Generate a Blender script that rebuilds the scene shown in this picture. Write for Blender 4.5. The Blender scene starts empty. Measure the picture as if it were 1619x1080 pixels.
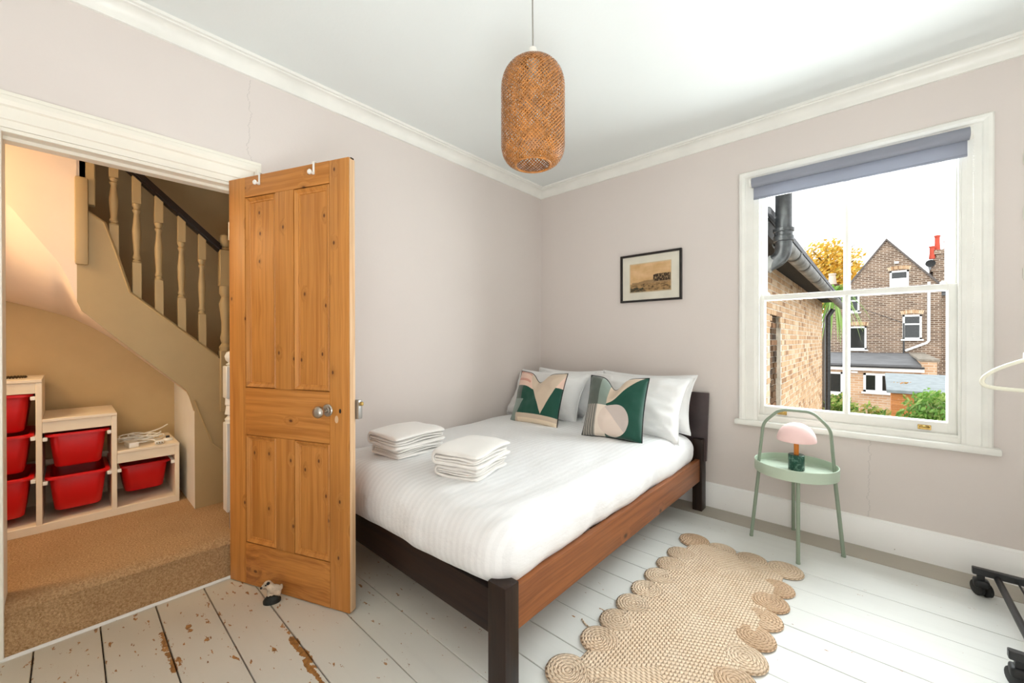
import bpy, bmesh, math, random
from math import sin, cos, pi, radians, sqrt, atan2, exp
from mathutils import Vector, Matrix, noise as mnoise
random.seed(7)
S = bpy.context.scene
COL = S.collection

# ------------------------------------------------------------------ camera
cam = bpy.data.cameras.new('camera'); cam_o = bpy.data.objects.new('camera', cam); COL.objects.link(cam_o)
cam.sensor_width = 36.0; cam.lens = 633.167 / 1619 * 36.0
cam.clip_start = 0.02; cam.clip_end = 300
yaw, pitch, roll = radians(42.0793), radians(-0.1975), radians(0.0745)
cam_o.location = (2.4182, -3.1056, 1.2)
cam_o.rotation_mode = 'XYZ'
cam_o.matrix_world = (Matrix.Translation(cam_o.location) @ Matrix.Rotation(yaw, 4, 'Z') @ Matrix.Rotation(pi/2 + pitch, 4, 'X') @ Matrix.Rotation(-roll, 4, 'Z'))
S.camera = cam_o

# ------------------------------------------------------------------ world, lights, exposure
w = bpy.data.worlds.new('overcast_sky'); S.world = w; w.use_nodes = True
nt = w.node_tree; nt.nodes.clear()
wo = nt.nodes.new('ShaderNodeOutputWorld'); bg = nt.nodes.new('ShaderNodeBackground')
bg.inputs[0].default_value = (0.96, 0.98, 1.0, 1); bg.inputs[1].default_value = 2.15
nt.links.new(bg.outputs[0], wo.inputs[0])

def area(name, loc, direction, sx, sy, power, color=(1, 1, 1), portal=False, spread=pi):
    l = bpy.data.lights.new(name, 'AREA'); l.shape = 'RECTANGLE'; l.size = sx; l.size_y = sy
    l.energy = power; l.color = color; l.spread = spread
    if portal: l.cycles.is_portal = True
    o = bpy.data.objects.new(name, l); COL.objects.link(o); o.location = loc
    o.rotation_euler = Vector(direction).to_track_quat('-Z', 'Y').to_euler()
    return o
area('window_portal', (2.3, 0.2, 1.45), (0, -1, 0), 1.0, 1.55, 1, portal=True)
area('daylight_at_window', (2.3, 0.32, 1.5), (-0.10, -1, -0.30), 1.0, 1.5, 56, (0.90, 0.96, 1.0))
area('near_wall_fill', (2.6, -3.92, 1.7), (-0.1, 1, 0.35), 1.6, 1.4, 3, (0.92, 0.97, 1.0))  # added fill lamp at the near wall, which has no window
area('ceiling_bounce_fill', (2.95, -3.35, 0.45), (-0.02, 0.0, 1), 1.1, 1.1, 41, (0.90, 0.965, 1.0))  # added up-facing fill lamp, out of view, brightens the room off the ceiling
area('hall_lamp', (-0.38, -3.90, 2.10), (0.0, 0.5, -1), 0.25, 0.35, 10.5, (1.0, 0.72, 0.42))
S.view_settings.view_transform = 'Standard'; S.view_settings.look = 'None'
S.view_settings.exposure = 0.44; S.view_settings.gamma = 1.0; S.view_settings.use_curve_mapping = False
S.cycles.max_bounces = 8; S.cycles.diffuse_bounces = 5; S.cycles.transparent_max_bounces = 12
S.cycles.caustics_reflective = False; S.cycles.caustics_refractive = False

# ------------------------------------------------------------------ material helpers
class N:
    """a float socket with operators, so patterns read as formulas"""
    T = None
    def __init__(s, k): s.k = k
    @staticmethod
    def m(op, *a):
        n = N.T.nodes.new('ShaderNodeMath'); n.operation = op
        for i, v in enumerate(a):
            if isinstance(v, N): N.T.links.new(v.k, n.inputs[i])
            else: n.inputs[i].default_value = float(v)
        return N(n.outputs[0])
    def __add__(s, o): return N.m('ADD', s, o)
    __radd__ = __add__
    def __sub__(s, o): return N.m('SUBTRACT', s, o)
    def __rsub__(s, o): return N.m('SUBTRACT', o, s)
    def __mul__(s, o): return N.m('MULTIPLY', s, o)
    __rmul__ = __mul__
    def __truediv__(s, o): return N.m('DIVIDE', s, o)
    def __gt__(s, o): return N.m('GREATER_THAN', s, o)
    def __lt__(s, o): return N.m('LESS_THAN', s, o)
    def abs(s): return N.m('ABSOLUTE', s)
    def sin(s): return N.m('SINE', s)
    def sqrt(s): return N.m('SQRT', s)
    def min(s, o): return N.m('MINIMUM', s, o)
    def max(s, o): return N.m('MAXIMUM', s, o)
    def floor(s): return N.m('FLOOR', s)
    def fract(s): return N.m('FRACT', s)
    def sat(s):
        r = N.m('ADD', s, 0.0); r.k.node.use_clamp = True; return r
def step(x, a, b):
    return ((x - a) / (b - a)).sat()

class Mat:
    def __init__(s, name, rough=0.6, spec=0.35, metal=0.0):
        s.m = bpy.data.materials.new(name); s.m.use_nodes = True
        s.t = s.m.node_tree; N.T = s.t
        s.p = s.t.nodes['Principled BSDF']
        s.p.inputs['Roughness'].default_value = rough; s.p.inputs['Metallic'].default_value = metal
        s.p.inputs['Specular IOR Level'].default_value = spec
        s.tc = s.t.nodes.new('ShaderNodeTexCoord')
    def xyz(s, which='Object'):
        n = s.t.nodes.new('ShaderNodeSeparateXYZ'); s.t.links.new(s.tc.outputs[which], n.inputs[0])
        return [N(n.outputs[i]) for i in range(3)]
    def vec(s, x, y, z):
        n = s.t.nodes.new('ShaderNodeCombineXYZ')
        for i, v in enumerate((x, y, z)):
            if isinstance(v, N): s.t.links.new(v.k, n.inputs[i])
            else: n.inputs[i].default_value = v
        return n.outputs[0]
    def map(s, scale, which='Object', rot=(0, 0, 0), loc=(0, 0, 0)):
        n = s.t.nodes.new('ShaderNodeMapping'); n.inputs['Scale'].default_value = scale
        n.inputs['Rotation'].default_value = rot; n.inputs['Location'].default_value = loc
        s.t.links.new(s.tc.outputs[which], n.inputs[0]); return n.outputs[0]
    def noise(s, v, scale, detail=3, rough=0.55, dist=0.0):
        n = s.t.nodes.new('ShaderNodeTexNoise'); n.inputs['Scale'].default_value = scale
        n.inputs['Detail'].default_value = detail; n.inputs['Roughness'].default_value = rough; n.inputs['Distortion'].default_value = dist
        s.t.links.new(v, n.inputs['Vector']); return N(n.outputs['Fac'])
    def voro(s, v, scale, feature='F1', rnd=1.0):
        n = s.t.nodes.new('ShaderNodeTexVoronoi'); n.feature = feature; n.inputs['Scale'].default_value = scale
        n.inputs['Randomness'].default_value = rnd
        s.t.links.new(v, n.inputs['Vector'])
        if feature == 'F1':
            q = s.t.nodes.new('ShaderNodeSeparateColor'); s.t.links.new(n.outputs['Color'], q.inputs[0])
            return N(n.outputs['Distance']), N(q.outputs[0])
        return N(n.outputs['Distance'])
    def rnd(s):
        n = s.t.nodes.new('ShaderNodeObjectInfo'); return N(n.outputs['Random'])
    def col(s, c):
        n = s.t.nodes.new('ShaderNodeRGB'); n.outputs[0].default_value = (*c, 1); return n.outputs[0]
    def mix(s, f, a, b, mode='MIX'):
        n = s.t.nodes.new('ShaderNodeMix'); n.data_type = 'RGBA'; n.blend_type = mode
        a = s.col(a) if isinstance(a, tuple) else a; b = s.col(b) if isinstance(b, tuple) else b
        if isinstance(f, N): s.t.links.new(f.k, n.inputs[0])
        else: n.inputs[0].default_value = f
        s.t.links.new(a, n.inputs[6]); s.t.links.new(b, n.inputs[7]); return n.outputs[2]
    def base(s, c):
        if isinstance(c, tuple): s.p.inputs['Base Color'].default_value = (*c, 1)
        else: s.t.links.new(c, s.p.inputs['Base Color'])
        return s
    def rough(s, v): s.t.links.new(v.k, s.p.inputs['Roughness']); return s
    def bump(s, h, strength=0.3, dist=0.01):
        n = s.t.nodes.new('ShaderNodeBump'); n.inputs['Strength'].default_value = strength; n.inputs['Distance'].default_value = dist
        s.t.links.new(h.k, n.inputs['Height']); s.t.links.new(n.outputs[0], s.p.inputs['Normal']); return s

def srgb(r, g, b):
    f = lambda c: (c/255/12.92) if c/255 <= 0.04045 else ((c/255 + 0.055)/1.055)**2.4
    return (f(r), f(g), f(b))

def plain(name, c, rough=0.5, spec=0.35, metal=0.0, var=0.06, scale=6.0, bump=0.05, bs=60.0):
    m = Mat(name, rough, spec, metal); v = m.tc.outputs['Object']
    n = m.noise(v, scale, 4); d = tuple(x*(1-var*2.2) for x in c)
    m.base(m.mix(step(n, 0.35, 0.7), c, d))
    if bump: m.bump(m.noise(v, bs, 3), bump, 0.004)
    return m.m

def wood(name, light, dark, axis=2, rough=0.45, knots=0.0, scale=1.0, spec=0.35, knotcol=(0.12, 0.035, 0.01), swirl=0.0):
    m = Mat(name, rough, spec)
    x, y, z = m.xyz(); r = m.rnd()
    c = [x + r*7.3, y + r*3.1, z + r*5.7]
    vv = m.vec(*c)
    k = None
    if knots:
        flat = [c[1], c[2]] if axis == 1 else [c[0], c[2]]
        al = 1 if axis == 2 else 0
        flat[al] = flat[al]*0.6
        if axis == 1: flat = [c[1]*0.6, c[2]]
        d, cr = m.voro(m.vec(flat[0], flat[1], 0.0), knots); d.k.node.voronoi_dimensions = '2D'
        on = cr < 0.55
        k = step(d, 0.062, 0.030)*on
        halo = step(d, 0.24, 0.03)*on
    st = [42.0*scale]*3; st[axis] = 1.0*scale
    warp = m.noise(vv, 2.2, 2)*(0.035 + swirl)
    if k is not None: warp = warp + halo*0.035
    g = m.noise(m.vec(*[(c[i] + (warp if i != axis else 0.0))*st[i] for i in range(3)]), 1.0, 3, 0.6)
    st2 = [150.0*scale]*3; st2[axis] = 3.5*scale
    f = m.noise(m.vec(*[c[i]*st2[i] for i in range(3)]), 1.0, 2)
    colr = m.mix(step(g, 0.42, 0.68), light, dark)
    colr = m.mix(step(f, 0.45, 0.8)*0.35, colr, tuple(q*0.6 for q in dark))
    blot = m.noise(vv, 3.0, 2)
    colr = m.mix(step(blot, 0.45, 0.75)*0.35, colr, tuple(q*0.72 for q in light))
    if k is not None:
        colr = m.mix(halo*0.45, colr, tuple(q*0.55 for q in light)); colr = m.mix(k, colr, knotcol)
    m.base(colr); m.bump(g*0.5 + f*0.5, 0.10, 0.003)
    return m.m

# ------------------------------------------------------------------ mesh helpers
def finish(bm, ang=35):
    bmesh.ops.recalc_face_normals(bm, faces=bm.faces[:]) if not getattr(bm, 'keep', False) else None
def obj(name, bm, mat, parent=None, loc=None, rot=None, world=False, smooth=True, ang=38, recalc=True):
    if world and parent is not None:
        bmesh.ops.transform(bm, matrix=world_matrix(parent).inverted(), verts=bm.verts[:])
    if recalc: bmesh.ops.recalc_face_normals(bm, faces=bm.faces[:])
    me = bpy.data.meshes.new(name); bm.to_mesh(me); bm.free()
    for q in (mat if isinstance(mat, (list, tuple)) else [mat]): me.materials.append(q)
    if smooth and len(me.polygons):
        me.shade_smooth(); me.set_sharp_from_angle(angle=radians(ang))
    o = bpy.data.objects.new(name, me); COL.objects.link(o)
    if parent is not None: o.parent = parent
    if loc is not None: o.location = loc
    if rot is not None: o.rotation_euler = rot
    return o
def world_matrix(o):
    m = o.matrix_basis.copy()
    while o.parent is not None:
        o = o.parent; m = o.matrix_basis @ m
    return m
def tag(o, label=None, cat=None, group=None, kind=None):
    if label: o['label'] = label
    if cat: o['category'] = cat
    if group: o['group'] = group
    if kind: o['kind'] = kind
    return o
def thing(name, label, cat, loc=(0, 0, 0), rot=(0, 0, 0), group=None, kind=None):
    o = bpy.data.objects.new(name, None); COL.objects.link(o); o.empty_display_size = 0.05
    o.location = loc; o.rotation_euler = rot
    return tag(o, label, cat, group, kind)
def copy_tree(o, parent=None):
    c = o.copy(); COL.objects.link(c)
    if parent is not None: c.parent = parent
    for ch in [q for q in bpy.data.objects if q.parent == o]: copy_tree(ch, c)
    return c
def BM(): return bmesh.new()
def add(bm, src):
    me = bpy.data.meshes.new('t'); src.to_mesh(me); src.free(); bm.from_mesh(me); bpy.data.meshes.remove(me); return bm
def box(bm, x0, x1, y0, y1, z0, z1, bev=0.0, seg=2):
    b = bmesh.new()
    vs = [b.verts.new((x, y, z)) for x in (x0, x1) for y in (y0, y1) for z in (z0, z1)]
    for f in ((0, 1, 3, 2), (4, 6, 7, 5), (0, 4, 5, 1), (2, 3, 7, 6), (0, 2, 6, 4), (1, 5, 7, 3)): b.faces.new([vs[i] for i in f])
    if bev: bmesh.ops.bevel(b, geom=b.edges[:], offset=bev, segments=seg, affect='EDGES', profile=0.6)
    return add(bm, b)
def xform(bm, M): bmesh.ops.transform(bm, matrix=M, verts=bm.verts[:]); return bm
def prism(bm, pts, axis, a, b, bev=0.0):
    """extrude a 2-D outline along axis 0/1/2 between a and b; pts use the other two axes in order"""
    q = bmesh.new()
    def P(u, v, t): return {0: (t, u, v), 1: (u, t, v), 2: (u, v, t)}[axis]
    A = [q.verts.new(P(u, v, a)) for u, v in pts]; B = [q.verts.new(P(u, v, b)) for u, v in pts]
    q.faces.new(A); q.faces.new(B[::-1]); n = len(pts)
    for i in range(n): q.faces.new((A[i], B[i], B[(i+1) % n], A[(i+1) % n]))
    if bev: bmesh.ops.bevel(q, geom=q.edges[:], offset=bev, segments=2, affect='EDGES')
    bmesh.ops.triangulate(q, faces=[f for f in q.faces if len(f.verts) > 4])
    return add(bm, q)
def lathe(bm, prof, n=24, loc=(0, 0, 0), M=None):
    """prof: list of (r, z)"""
    q = bmesh.new(); rings = []
    for r, z in prof:
        if r < 1e-6: rings.append([q.verts.new((0, 0, z))])
        else: rings.append([q.verts.new((r*cos(2*pi*i/n), r*sin(2*pi*i/n), z)) for i in range(n)])
    for A, B in zip(rings, rings[1:]):
        for i in range(n):
            a, b, c, d = A[i % len(A)], A[(i+1) % len(A)], B[(i+1) % len(B)], B[i % len(B)]
            f = []
            for v in (a, b, c, d):
                if v not in f: f.append(v)
            if len(f) > 2: q.faces.new(f)
    for R in (rings[0], rings[-1]):
        if len(R) > 2 and prof[0] != prof[-1]: q.faces.new(R)
    if M is not None: xform(q, M)
    xform(q, Matrix.Translation(loc)); return add(bm, q)
def tube(bm, pts, r, n=8, closed=False, flat=None):
    """round bar along a polyline; r number or list"""
    q = bmesh.new(); P = [Vector(p) for p in pts]; k = len(P); rings = []
    up = None
    for i in range(k):
        if closed: t = (P[(i+1) % k] - P[i-1])
        else: t = P[min(i+1, k-1)] - P[max(i-1, 0)]
        t.normalize()
        if up is None: up = Vector((0, 0, 1)) if abs(t.z) < 0.9 else Vector((1, 0, 0))
        s = t.cross(up)
        if s.length < 1e-6: s = t.orthogonal()
        s.normalize(); u = s.cross(t).normalized(); up = u
        rr = r[i] if isinstance(r, (list, tuple)) else r
        fz = flat or 1.0
        rings.append([q.verts.new(P[i] + s*rr*cos(2*pi*j/n) + u*rr*fz*sin(2*pi*j/n)) for j in range(n)])
    for i in range(k if closed else k-1):
        A, B = rings[i], rings[(i+1) % k]
        for j in range(n): q.faces.new((A[j], A[(j+1) % n], B[(j+1) % n], B[j]))
    if not closed: q.faces.new(rings[0]); q.faces.new(rings[-1])
    return add(bm, q)
def smooth_path(pts, it=2):
    P = [Vector(p) for p in pts]
    for _ in range(it):
        Q = [P[0]]
        for a, b in zip(P, P[1:]): Q += [a*0.75 + b*0.25, a*0.25 + b*0.75]
        Q.append(P[-1]); P = Q
    return P
def ncube(bm, loc, r, M=None): pass

# ------------------------------------------------------------------ materials
def wall_mat(name, c, crack=None):
    m = Mat(name, 0.85, 0.2); v = m.tc.outputs['Object']
    n = m.noise(v, 1.3, 4); n2 = m.noise(v, 14, 3)
    colr = m.mix(step(n, 0.35, 0.7)*0.5, c, tuple(q*0.95 for q in c))
    h = n2*0.6 + m.noise(v, 70, 2)*0.25
    if crack:
        ax, c0, z0, z1 = crack; q = m.xyz()
        wv = m.noise(m.vec(0.0, 0.0, q[2]), 12, 6, 0.7)
        d = (q[ax] - c0 + (wv - 0.5)*0.11).abs()
        k = step(d, 0.0022, 0.0008)*(q[2] > z0)*(q[2] < z1)
        colr = m.mix(k*0.35, colr, tuple(x*0.45 for x in c)); h = h - k*0.5
    m.base(colr); m.bump(h, 0.10, 0.01); return m.m
M_wallL = wall_mat('pinkish_grey_plaster_left', srgb(222, 213, 207), (1, -2.47, 2.14, 2.56))
M_wall = wall_mat('pinkish_grey_plaster', srgb(222, 213, 207), (0, 2.40, 0.16, 0.62))
M_ceil = wall_mat('white_ceiling_paint', srgb(232, 236, 234))
M_white = plain('white_gloss_paint', srgb(240, 239, 232), 0.32, 0.45, var=0.03, bump=0.06, bs=18)
def chipped(name, c, dens=0.74):
    m = Mat(name, 0.4, 0.4); v = m.tc.outputs['Object']
    n = m.noise(v, 3, 3); k = step(m.noise(v, 55, 4, 0.7)*0.6 + m.noise(v, 9, 2)*0.4, dens, dens+0.015)
    m.base(m.mix(k, m.mix(step(n, 0.35, 0.7)*0.4, c, tuple(q*0.93 for q in c)), (0.16, 0.10, 0.055)))
    m.bump(m.noise(v, 25, 3) - k*0.5, 0.10, 0.005); return m.m
M_skirt = chipped('chipped_white_skirting_paint', srgb(247, 246, 243), 0.665)
M_jamb = chipped('cream_gloss_architrave_paint', srgb(240, 235, 222), 0.71)
M_dark = plain('dark_gap', (0.05, 0.035, 0.02), 0.9)
def floor_mat(name, c, chip, wear=True):
    m = Mat(name, 0.38, 0.4); v = m.tc.outputs['Object']; x, y, z = m.xyz()
    r = m.rnd()
    g = m.noise(m.map((1.2, 30, 30)), 1.0, 4)
    n = m.noise(v, 2.3, 4)
    colr = m.mix(step(n, 0.35, 0.7)*0.5, c, tuple(q*0.90 for q in c))
    colr = m.mix(step(g, 0.5, 0.8)*0.25, colr, tuple(q*0.80 for q in c))
    # dim warm light painted into the board colour, strongest by the doorway
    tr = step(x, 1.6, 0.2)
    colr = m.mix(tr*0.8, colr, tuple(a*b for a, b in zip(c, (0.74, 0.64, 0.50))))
    a = m.noise(m.map((7, 16, 10)), 2.2, 5, 0.62); b = m.noise(v, 3.2, 2)
    lim = 0.735 - step(x, 1.5, 0.3)*0.075 - b*0.08
    k = N.m('GREATER_THAN', a, lim)
    pw = m.noise(v, 22, 4, 0.65) - 0.5
    for px, py, lx, ly in ((0.76, -2.505, 0.16, 0.014), (0.90, -2.515, 0.10, 0.010), (0.34, -2.853, 0.11, 0.013), (0.47, -2.850, 0.07, 0.012), (0.30, -2.77, 0.035, 0.012), (1.05, -2.63, 0.06, 0.012)):
        e = ((x - px)/lx)*((x - px)/lx) + ((y - py)/ly)*((y - py)/ly)
        k = k.max((e + pw*7.0) < 0.8)
    wc = m.mix(step(m.noise(v, 60, 2), 0.4, 0.7), (0.40, 0.19, 0.055), (0.20, 0.09, 0.03))
    m.base(m.mix(k, colr, wc)); m.bump(g*0.5 + m.noise(v, 40, 3)*0.2 - k*0.8, 0.12, 0.004); return m.m
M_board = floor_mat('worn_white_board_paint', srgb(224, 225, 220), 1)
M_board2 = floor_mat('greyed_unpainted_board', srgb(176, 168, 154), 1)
M_pineV = wood('pine_vertical', (0.58, 0.245, 0.055), (0.43, 0.160, 0.029), 2, 0.42, 9.0)
M_pineH = wood('pine_horizontal', (0.58, 0.24, 0.053), (0.42, 0.155, 0.028), 0, 0.42, 8.0)
M_pineS = wood('pine_swirled_bottom_rail', (0.57, 0.235, 0.052), (0.30, 0.095, 0.018), 0, 0.42, 7.0, swirl=0.14)
M_pineE = wood('pale_pine_edge', (0.74, 0.50, 0.30), (0.58, 0.34, 0.17), 2, 0.6, 0)
M_bedD = wood('dark_stained_pine', (0.026, 0.012, 0.007), (0.011, 0.006, 0.004), 2, 0.42, 0, spec=0.3)
M_bedDH = wood('dark_stained_pine_across', (0.024, 0.011, 0.007), (0.010, 0.005, 0.004), 0, 0.45, 0, spec=0.25)
M_bedR = wood('warm_brown_stained_pine', (0.31, 0.105, 0.032), (0.17, 0.052, 0.015), 1, 0.38, 5.0, spec=0.45, knotcol=(0.05, 0.018, 0.008))
M_bedH = plain('dark_headboard_panel', (0.060, 0.036, 0.036), 0.30, 0.5, var=0.25, scale=5, bump=0.05)
M_nickel = plain('worn_nickel', (0.55, 0.50, 0.43), 0.28, 0.5, 1.0, var=0.2, scale=30)
M_steel = plain('dull_steel', (0.45, 0.43, 0.40), 0.4, 0.5, 1.0, var=0.1)
M_brass = plain('worn_brass', (0.62, 0.42, 0.14), 0.35, 0.5, 1.0, var=0.3, scale=40)
M_plasticW = plain('white_plastic', srgb(240, 238, 230), 0.35, 0.45, var=0.02, bump=0.0)
M_black = plain('black_metal', (0.012, 0.012, 0.013), 0.35, 0.5, var=0.1)
M_rubber = plain('black_rubber', (0.010, 0.010, 0.010), 0.5, 0.4, var=0.1)
M_hallW = plain('tan_hall_wall', srgb(205, 180, 136), 0.85, 0.2, var=0.03, bump=0.1, bs=30)
M_soffit = plain('cream_plaster_soffit', srgb(232, 212, 190), 0.8, 0.2, var=0.02, bump=0.08, bs=20)
M_string = plain('tan_stair_paint', srgb(176, 150, 106), 0.5, 0.35, var=0.03, bump=0.05)
M_rail = plain('dark_handrail', (0.020, 0.011, 0.008), 0.3, 0.5, var=0.2)
def fabric(name, c, rough=0.9, bs=220, b=0.2, var=0.05, sheen=0.3):
    m = Mat(name, rough, 0.15); v = m.tc.outputs['Object']
    m.base(m.mix(step(m.noise(v, 5, 3), 0.35, 0.7), c, tuple(q*(1-var) for q in c)))
    m.bump(m.noise(v, bs, 2)*0.5 + m.noise(v, 9, 3)*0.8, b, 0.004)
    m.p.inputs['Sheen Weight'].default_value = sheen
    return m.m
M_pillow = fabric('white_cotton', srgb(241, 241, 240), b=0.55)
M_towel = fabric('white_terry', srgb(238, 234, 228), bs=420, b=0.7, sheen=0.5)
def stripes():
    m = Mat('white_sateen_stripe', 0.6, 0.3); x, y, z = m.xyz(); v = m.tc.outputs['Object']
    s = step((x*(2*pi/0.034)).sin(), -0.25, 0.25)
    m.base(m.mix(s, srgb(237, 237, 237), srgb(232, 232, 232)))
    m.rough(0.5 + s*0.3); m.bump(s*0.03 + m.noise(m.map((3, 1.1, 3)), 3.2, 5, 0.6)*1.3, 0.34, 0.02); return m.m
M_duvet = stripes()
M_red = plain('red_plastic', (0.66, 0.004, 0.006), 0.38, 0.4, var=0.05, bump=0.05, bs=90)
M_unit = plain('white_laminate', srgb(236, 222, 198), 0.4, 0.35, var=0.02, bump=0.02)
M_mint = plain('mint_green_metal', srgb(190, 206, 186), 0.5, 0.35, var=0.03, bump=0.05, bs=120)
M_mintD = plain('sage_green_metal', srgb(143, 157, 138), 0.5, 0.35, var=0.03, bump=0.05, bs=120)
M_pink = plain('pale_pink_shade', srgb(250, 214, 210), 0.5, 0.35, var=0.02, bump=0.0)
M_orange = plain('orange_stem', srgb(222, 130, 40), 0.4, 0.4, var=0.05)
M_blind = plain('blue_grey_blind_fabric', srgb(164, 167, 178), 0.75, 0.2, var=0.02, bump=0.1, bs=300)
t_ = M_blind.node_tree; tl = t_.nodes.new('ShaderNodeBsdfTranslucent'); tl.inputs[0].default_value = (0.44, 0.46, 0.51, 1); mx_ = t_.nodes.new('ShaderNodeMixShader'); mx_.inputs[0].default_value = 0.3
t_.links.new(t_.nodes['Principled BSDF'].outputs[0], mx_.inputs[1]); t_.links.new(tl.outputs[0], mx_.inputs[2]); t_.links.new(mx_.outputs[0], t_.nodes['Material Output'].inputs[0])
def marble():
    m = Mat('dark_green_marble', 0.25, 0.5); v = m.tc.outputs['Object']
    d = m.noise(v, 28, 5, 0.7, 1.5)
    m.base(m.mix(step(d, 0.52, 0.60)*step(d, 0.68, 0.60), (0.012, 0.065, 0.045), (0.12, 0.24, 0.19))); return m.m
M_marble = marble()
def carpet():
    m = Mat('tan_carpet', 0.95, 0.1); v = m.tc.outputs['Object']
    n = m.noise(v, 140, 3, 0.75); b = m.noise(v, 4, 3)
    c = m.mix(step(n, 0.3, 0.7), (0.36, 0.19, 0.07), (0.80, 0.54, 0.30))
    m.base(m.mix(step(b, 0.35, 0.7)*0.3, c, (0.36, 0.20, 0.09))); m.bump(n, 1.0, 0.012); return m.m
M_carpet = carpet()
def glass():
    m = bpy.data.materials.new('window_glass'); m.use_nodes = True; t = m.node_tree; t.nodes.clear()
    o = t.nodes.new('ShaderNodeOutputMaterial'); mx = t.nodes.new('ShaderNodeMixShader'); tr = t.nodes.new('ShaderNodeBsdfTransparent'); gl = t.nodes.new('ShaderNodeBsdfGlossy')
    gl.inputs['Roughness'].default_value = 0.02; tr.inputs[0].default_value = (0.98, 0.99, 0.985, 1)
    fr = t.nodes.new('ShaderNodeFresnel'); fr.inputs['IOR'].default_value = 1.07
    t.links.new(fr.outputs[0], mx.inputs[0]); t.links.new(tr.outputs[0], mx.inputs[1]); t.links.new(gl.outputs[0], mx.inputs[2]); t.links.new(mx.outputs[0], o.inputs[0]); return m
M_glass = glass()

# ------------------------------------------------------------------ room shell
RX, RY, CZ = 3.55, -4.0, 2.66
def struct(name, label, cat, loc=(0, 0, 0), rot=(0, 0, 0)): return thing(name, label, cat, loc, rot, kind='structure')
flo = struct('floor', 'worn white painted floorboards with flaked paint and open joints', 'floor')
b = BM(); box(b, -0.3, RX, RY, 0.0, -0.06, -0.022); obj('subfloor', b, M_dark, flo)
seams = [-4.0, -3.90, -3.72, -3.55, -3.375, -3.2, -3.02, -2.845, -2.67, -2.495, -2.29, -2.12, -1.95, -1.785, -1.6, -1.42, -1.24, -1.085, -0.93, -0.75, -0.57, -0.39, -0.2, -0.005]
for i, (a, c) in enumerate(zip(seams, seams[1:])):
    g = 0.0035 if i < 10 else 0.0022
    b = BM(); dz = random.uniform(-0.0012, 0.0008)
    box(b, 0.004, RX, a + g/2, c - g/2, -0.022, dz, 0.0018, 1)
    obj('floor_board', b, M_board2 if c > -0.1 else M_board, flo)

b = BM()   # left wall with the doorway in it
DY0, DY1, DH = -3.285, -2.50, 1.995
WT = 0.13
box(b, -WT, 0, DY1, 0.30, 0, CZ + 0.05); box(b, -WT, 0, RY, DY0, 0, CZ + 0.05); box(b, -WT, 0, DY0, DY1, DH, CZ + 0.05)
tag(obj('wall_left', b, M_wallL, smooth=False), 'pale pinkish grey plaster wall with the doorway and a fine crack above it', 'wall', kind='structure')
WX0, WX1, WZ0, WZ1 = 1.80, 2.795, 0.645, 2.255   # hole in the window wall
b = BM(); box(b, 0, WX0, 0, 0.30, -0.02, CZ + 0.05); box(b, WX1, RX + 0.3, 0, 0.30, -0.02, CZ + 0.05)
box(b, WX0, WX1, 0, 0.30, -0.02, WZ0); box(b, WX0, WX1, 0, 0.30, WZ1, CZ + 0.05)
tag(obj('wall_far', b, M_wall, smooth=False), 'pinkish grey plaster wall that holds the sash window and the picture', 'wall', kind='structure')
b = BM(); box(b, RX, RX + 0.15, RY - 0.15, 0, -0.02, CZ + 0.05)
tag(obj('wall_right', b, M_wall, smooth=False), 'plain pinkish grey wall beside the clothes rail', 'wall', kind='structure')
b = BM(); box(b, 0, RX, RY - 0.15, RY, -0.02, CZ + 0.05)
tag(obj('wall_near', b, M_wall, smooth=False), 'plain pinkish grey wall opposite the window', 'wall', kind='structure')
b = BM(); box(b, 0, RX, RY, 0, CZ, CZ + 0.12)
tag(obj('ceiling', b, M_ceil, smooth=False), 'smooth white painted ceiling over the bedroom', 'ceiling', kind='structure')
# cornice: cove with small fillets, mitred round the room
def cornice():
    prof = [(0.0, -0.085), (0.010, -0.083), (0.012, -0.074)]
    for i in range(7):
        t = i/6*pi/2; prof.append((0.012 + 0.052*(1 - cos(t)), -0.074 + 0.052*sin(t)))
    prof += [(0.066, -0.016), (0.078, -0.014), (0.080, 0.0)]
    bm = BM(); pr = []
    for d, z in prof:
        x0, x1, y0, y1 = d, RX - d, RY + d, -d
        pr.append([bm.verts.new((x, y, CZ + z)) for x, y in ((x0, y0), (x1, y0), (x1, y1), (x0, y1))])
    for A, B in zip(pr, pr[1:]):
        for i in range(4): bm.faces.new((A[i], A[(i+1) % 4], B[(i+1) % 4], B[i]))
    return bm
tag(obj('trim_1', cornice(), M_white, ang=25), 'white coved cornice running round the top of the walls', 'cornice', kind='structure')
b = BM()
prism(b, [(-0.001, 0.0), (-0.020, 0.0), (-0.020, 0.150), (-0.016, 0.158), (-0.016, 0.163), (-0.008, 0.170), (-0.001, 0.172)], 0, 0.0, RX)
tag(obj('baseboard_far', b, M_skirt), 'tall white skirting board with chipped paint below the window', 'skirting', kind='structure')
b = BM(); box(b, 0.0, 0.02, -2.42, -0.02, 0.0, 0.17, 0.004, 1)
tag(obj('baseboard_left', b, M_skirt), 'white skirting board along the wall behind the bed', 'skirting', kind='structure')

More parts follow.
